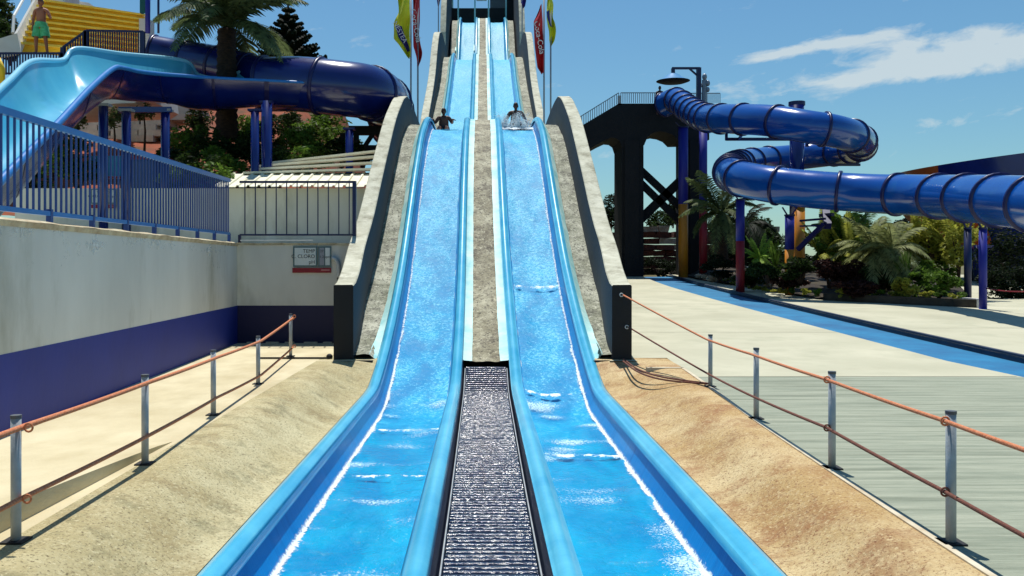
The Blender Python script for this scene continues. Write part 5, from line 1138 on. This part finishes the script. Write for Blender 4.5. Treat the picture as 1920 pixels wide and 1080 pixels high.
rider(px_x(967, 32.6), 32.6, 'rider coming over the crest of the right lane through white spray', M_skinD, .08, [(-.34, 0, .40), (-.40, -.15, .26), (.34, 0, .40), (.40, -.15, .26)])
# spray around the right rider
b = MB(); r_ = random.Random(9); cx_ = px_x(967, 31.2)
jets = [(r_.uniform(-.5, .5), r_.uniform(-.4, .3), r_.uniform(.06, .13), r_.uniform(.16, .62)) for _ in range(26)]
for i in range(8000):
    jx, jy, jw, jh = r_.choice(jets); t_ = r_.random()**1.6; s_ = r_.uniform(.006, .020)*(1.15-t_*.6)
    p = Vector((cx_+jx*(1+.5*t_)+r_.gauss(0, jw*(1-.4*t_)), 31.9+jy+r_.gauss(0, .08), rim(31.9)-.42+jh*t_+abs(r_.gauss(0, .03))))
    b.add([p+Vector((s_, 0, 0)), p+Vector((0, s_, 0)), p+Vector((-s_, 0, 0)), p+Vector((0, -s_, 0)), p+Vector((0, 0, s_)), p-Vector((0, 0, s_))], [(0, 1, 4), (1, 2, 4), (2, 3, 4), (3, 0, 4), (1, 0, 5), (2, 1, 5), (3, 2, 5), (0, 3, 5)])
tag(b.obj('water_spray', M_foam), 'white spray thrown up around the right lane rider', 'spray', kind='stuff')
for (xx, lb, y0_, y1_) in ((-1.22, 'thin froth where the left lane tips over the crest', 31.2, 33.6), (1.22, 'white froth where the right lane tips over the crest', 29.0, 33.4)):
    def ff(a, c_):
        y = y0_+a*(y1_-y0_); x = xx-.54+1.08*c_
        s_ = (rim(y+.1)-rim(y-.1))/.2; ln = math.sqrt(1+s_*s_); d_ = DEP-.05-.05*abs(mnoise.noise(Vector((x*5, y*5, 4))))
        return (x, y+s_*d_/ln, rim(y)-d_/ln)
    o = foam_sheet('crest_froth', ff, 16, 20, lambda a, c_: .15+.75*sm(0, .5, a)*(.8+.4*mnoise.noise(Vector((a*4, c_*4, xx)))), M_froth, None); tag(o, lb, 'foam')
# standing man by the stairs
def stand(loc, label, skin, arms, cl, face=-1, scale=1.0):
    J = dict(pelvis=(0, 0, .93), belly=(0, 0, 1.08), chest=(0, -.01, 1.28), neckb=(0, 0, 1.44), neck=(0, -.01, 1.52), ls=(-.19, 0, 1.40), le=arms[0], lw=arms[1], rs=(.19, 0, 1.40), re=arms[2], rw=arms[3],
             lh=(-.11, 0, .86), lk=(-.15, -.02, .48), la=(-.16, .02, .08), lt=(-.17, -.14, .03), rh=(.11, 0, .86), rk=(.16, -.03, .48), ra=(.19, .02, .08), rt=(.21, -.14, .03))
    return figure('person', label, loc, J, E_std, R_std, (0, -.02, 1.645), skin, hands=(('lw', (0, -.1, -1), (0, 1, 0)), ('rw', (.3, -.9, -.1), (0, 0, 1))), clothes=cl, face=face, scale=scale)
def shortsf(e, nm, m_):
    b = MB(); b.tube([(0, 0, 1.02), (0, 0, .95), (0, 0, .84)], [.175, .185, .2], 16, False)
    for s_ in (-1, 1): b.tube([(s_*.10, 0, .90), (s_*.14, -.01, .56)], [.125, .145], 14, False)
    b.obj(nm, m_, e, True)
stand(P(77, 103, 28.8), 'bare chested man in green shorts standing before the yellow stairs', M_skin, [(-.26, .03, 1.13), (-.25, -.03, .88), (.30, .0, 1.16), (.36, -.24, 1.18)], (('shorts', shortsf, M_short),), scale=1.03)
def shirtf(e, nm, m_):
    b = MB(); b.tube([(0, 0, .95), (0, 0, 1.2), (0, 0, 1.38), (0, 0, 1.46)], [.19, .195, .2, .12], 14, False); b.obj(nm, m_, e, True); shortsf(e, 'shorts', M_swim)
stand(P(1237, 216, YT-.2), 'person in dark clothes standing at the tube mouth on the tower', M_skinD, [(-.24, .02, 1.15), (-.2, -.1, .95), (.24, .0, 1.15), (.2, -.2, 1.0)], (('shirt', shirtf, M_shirt),))
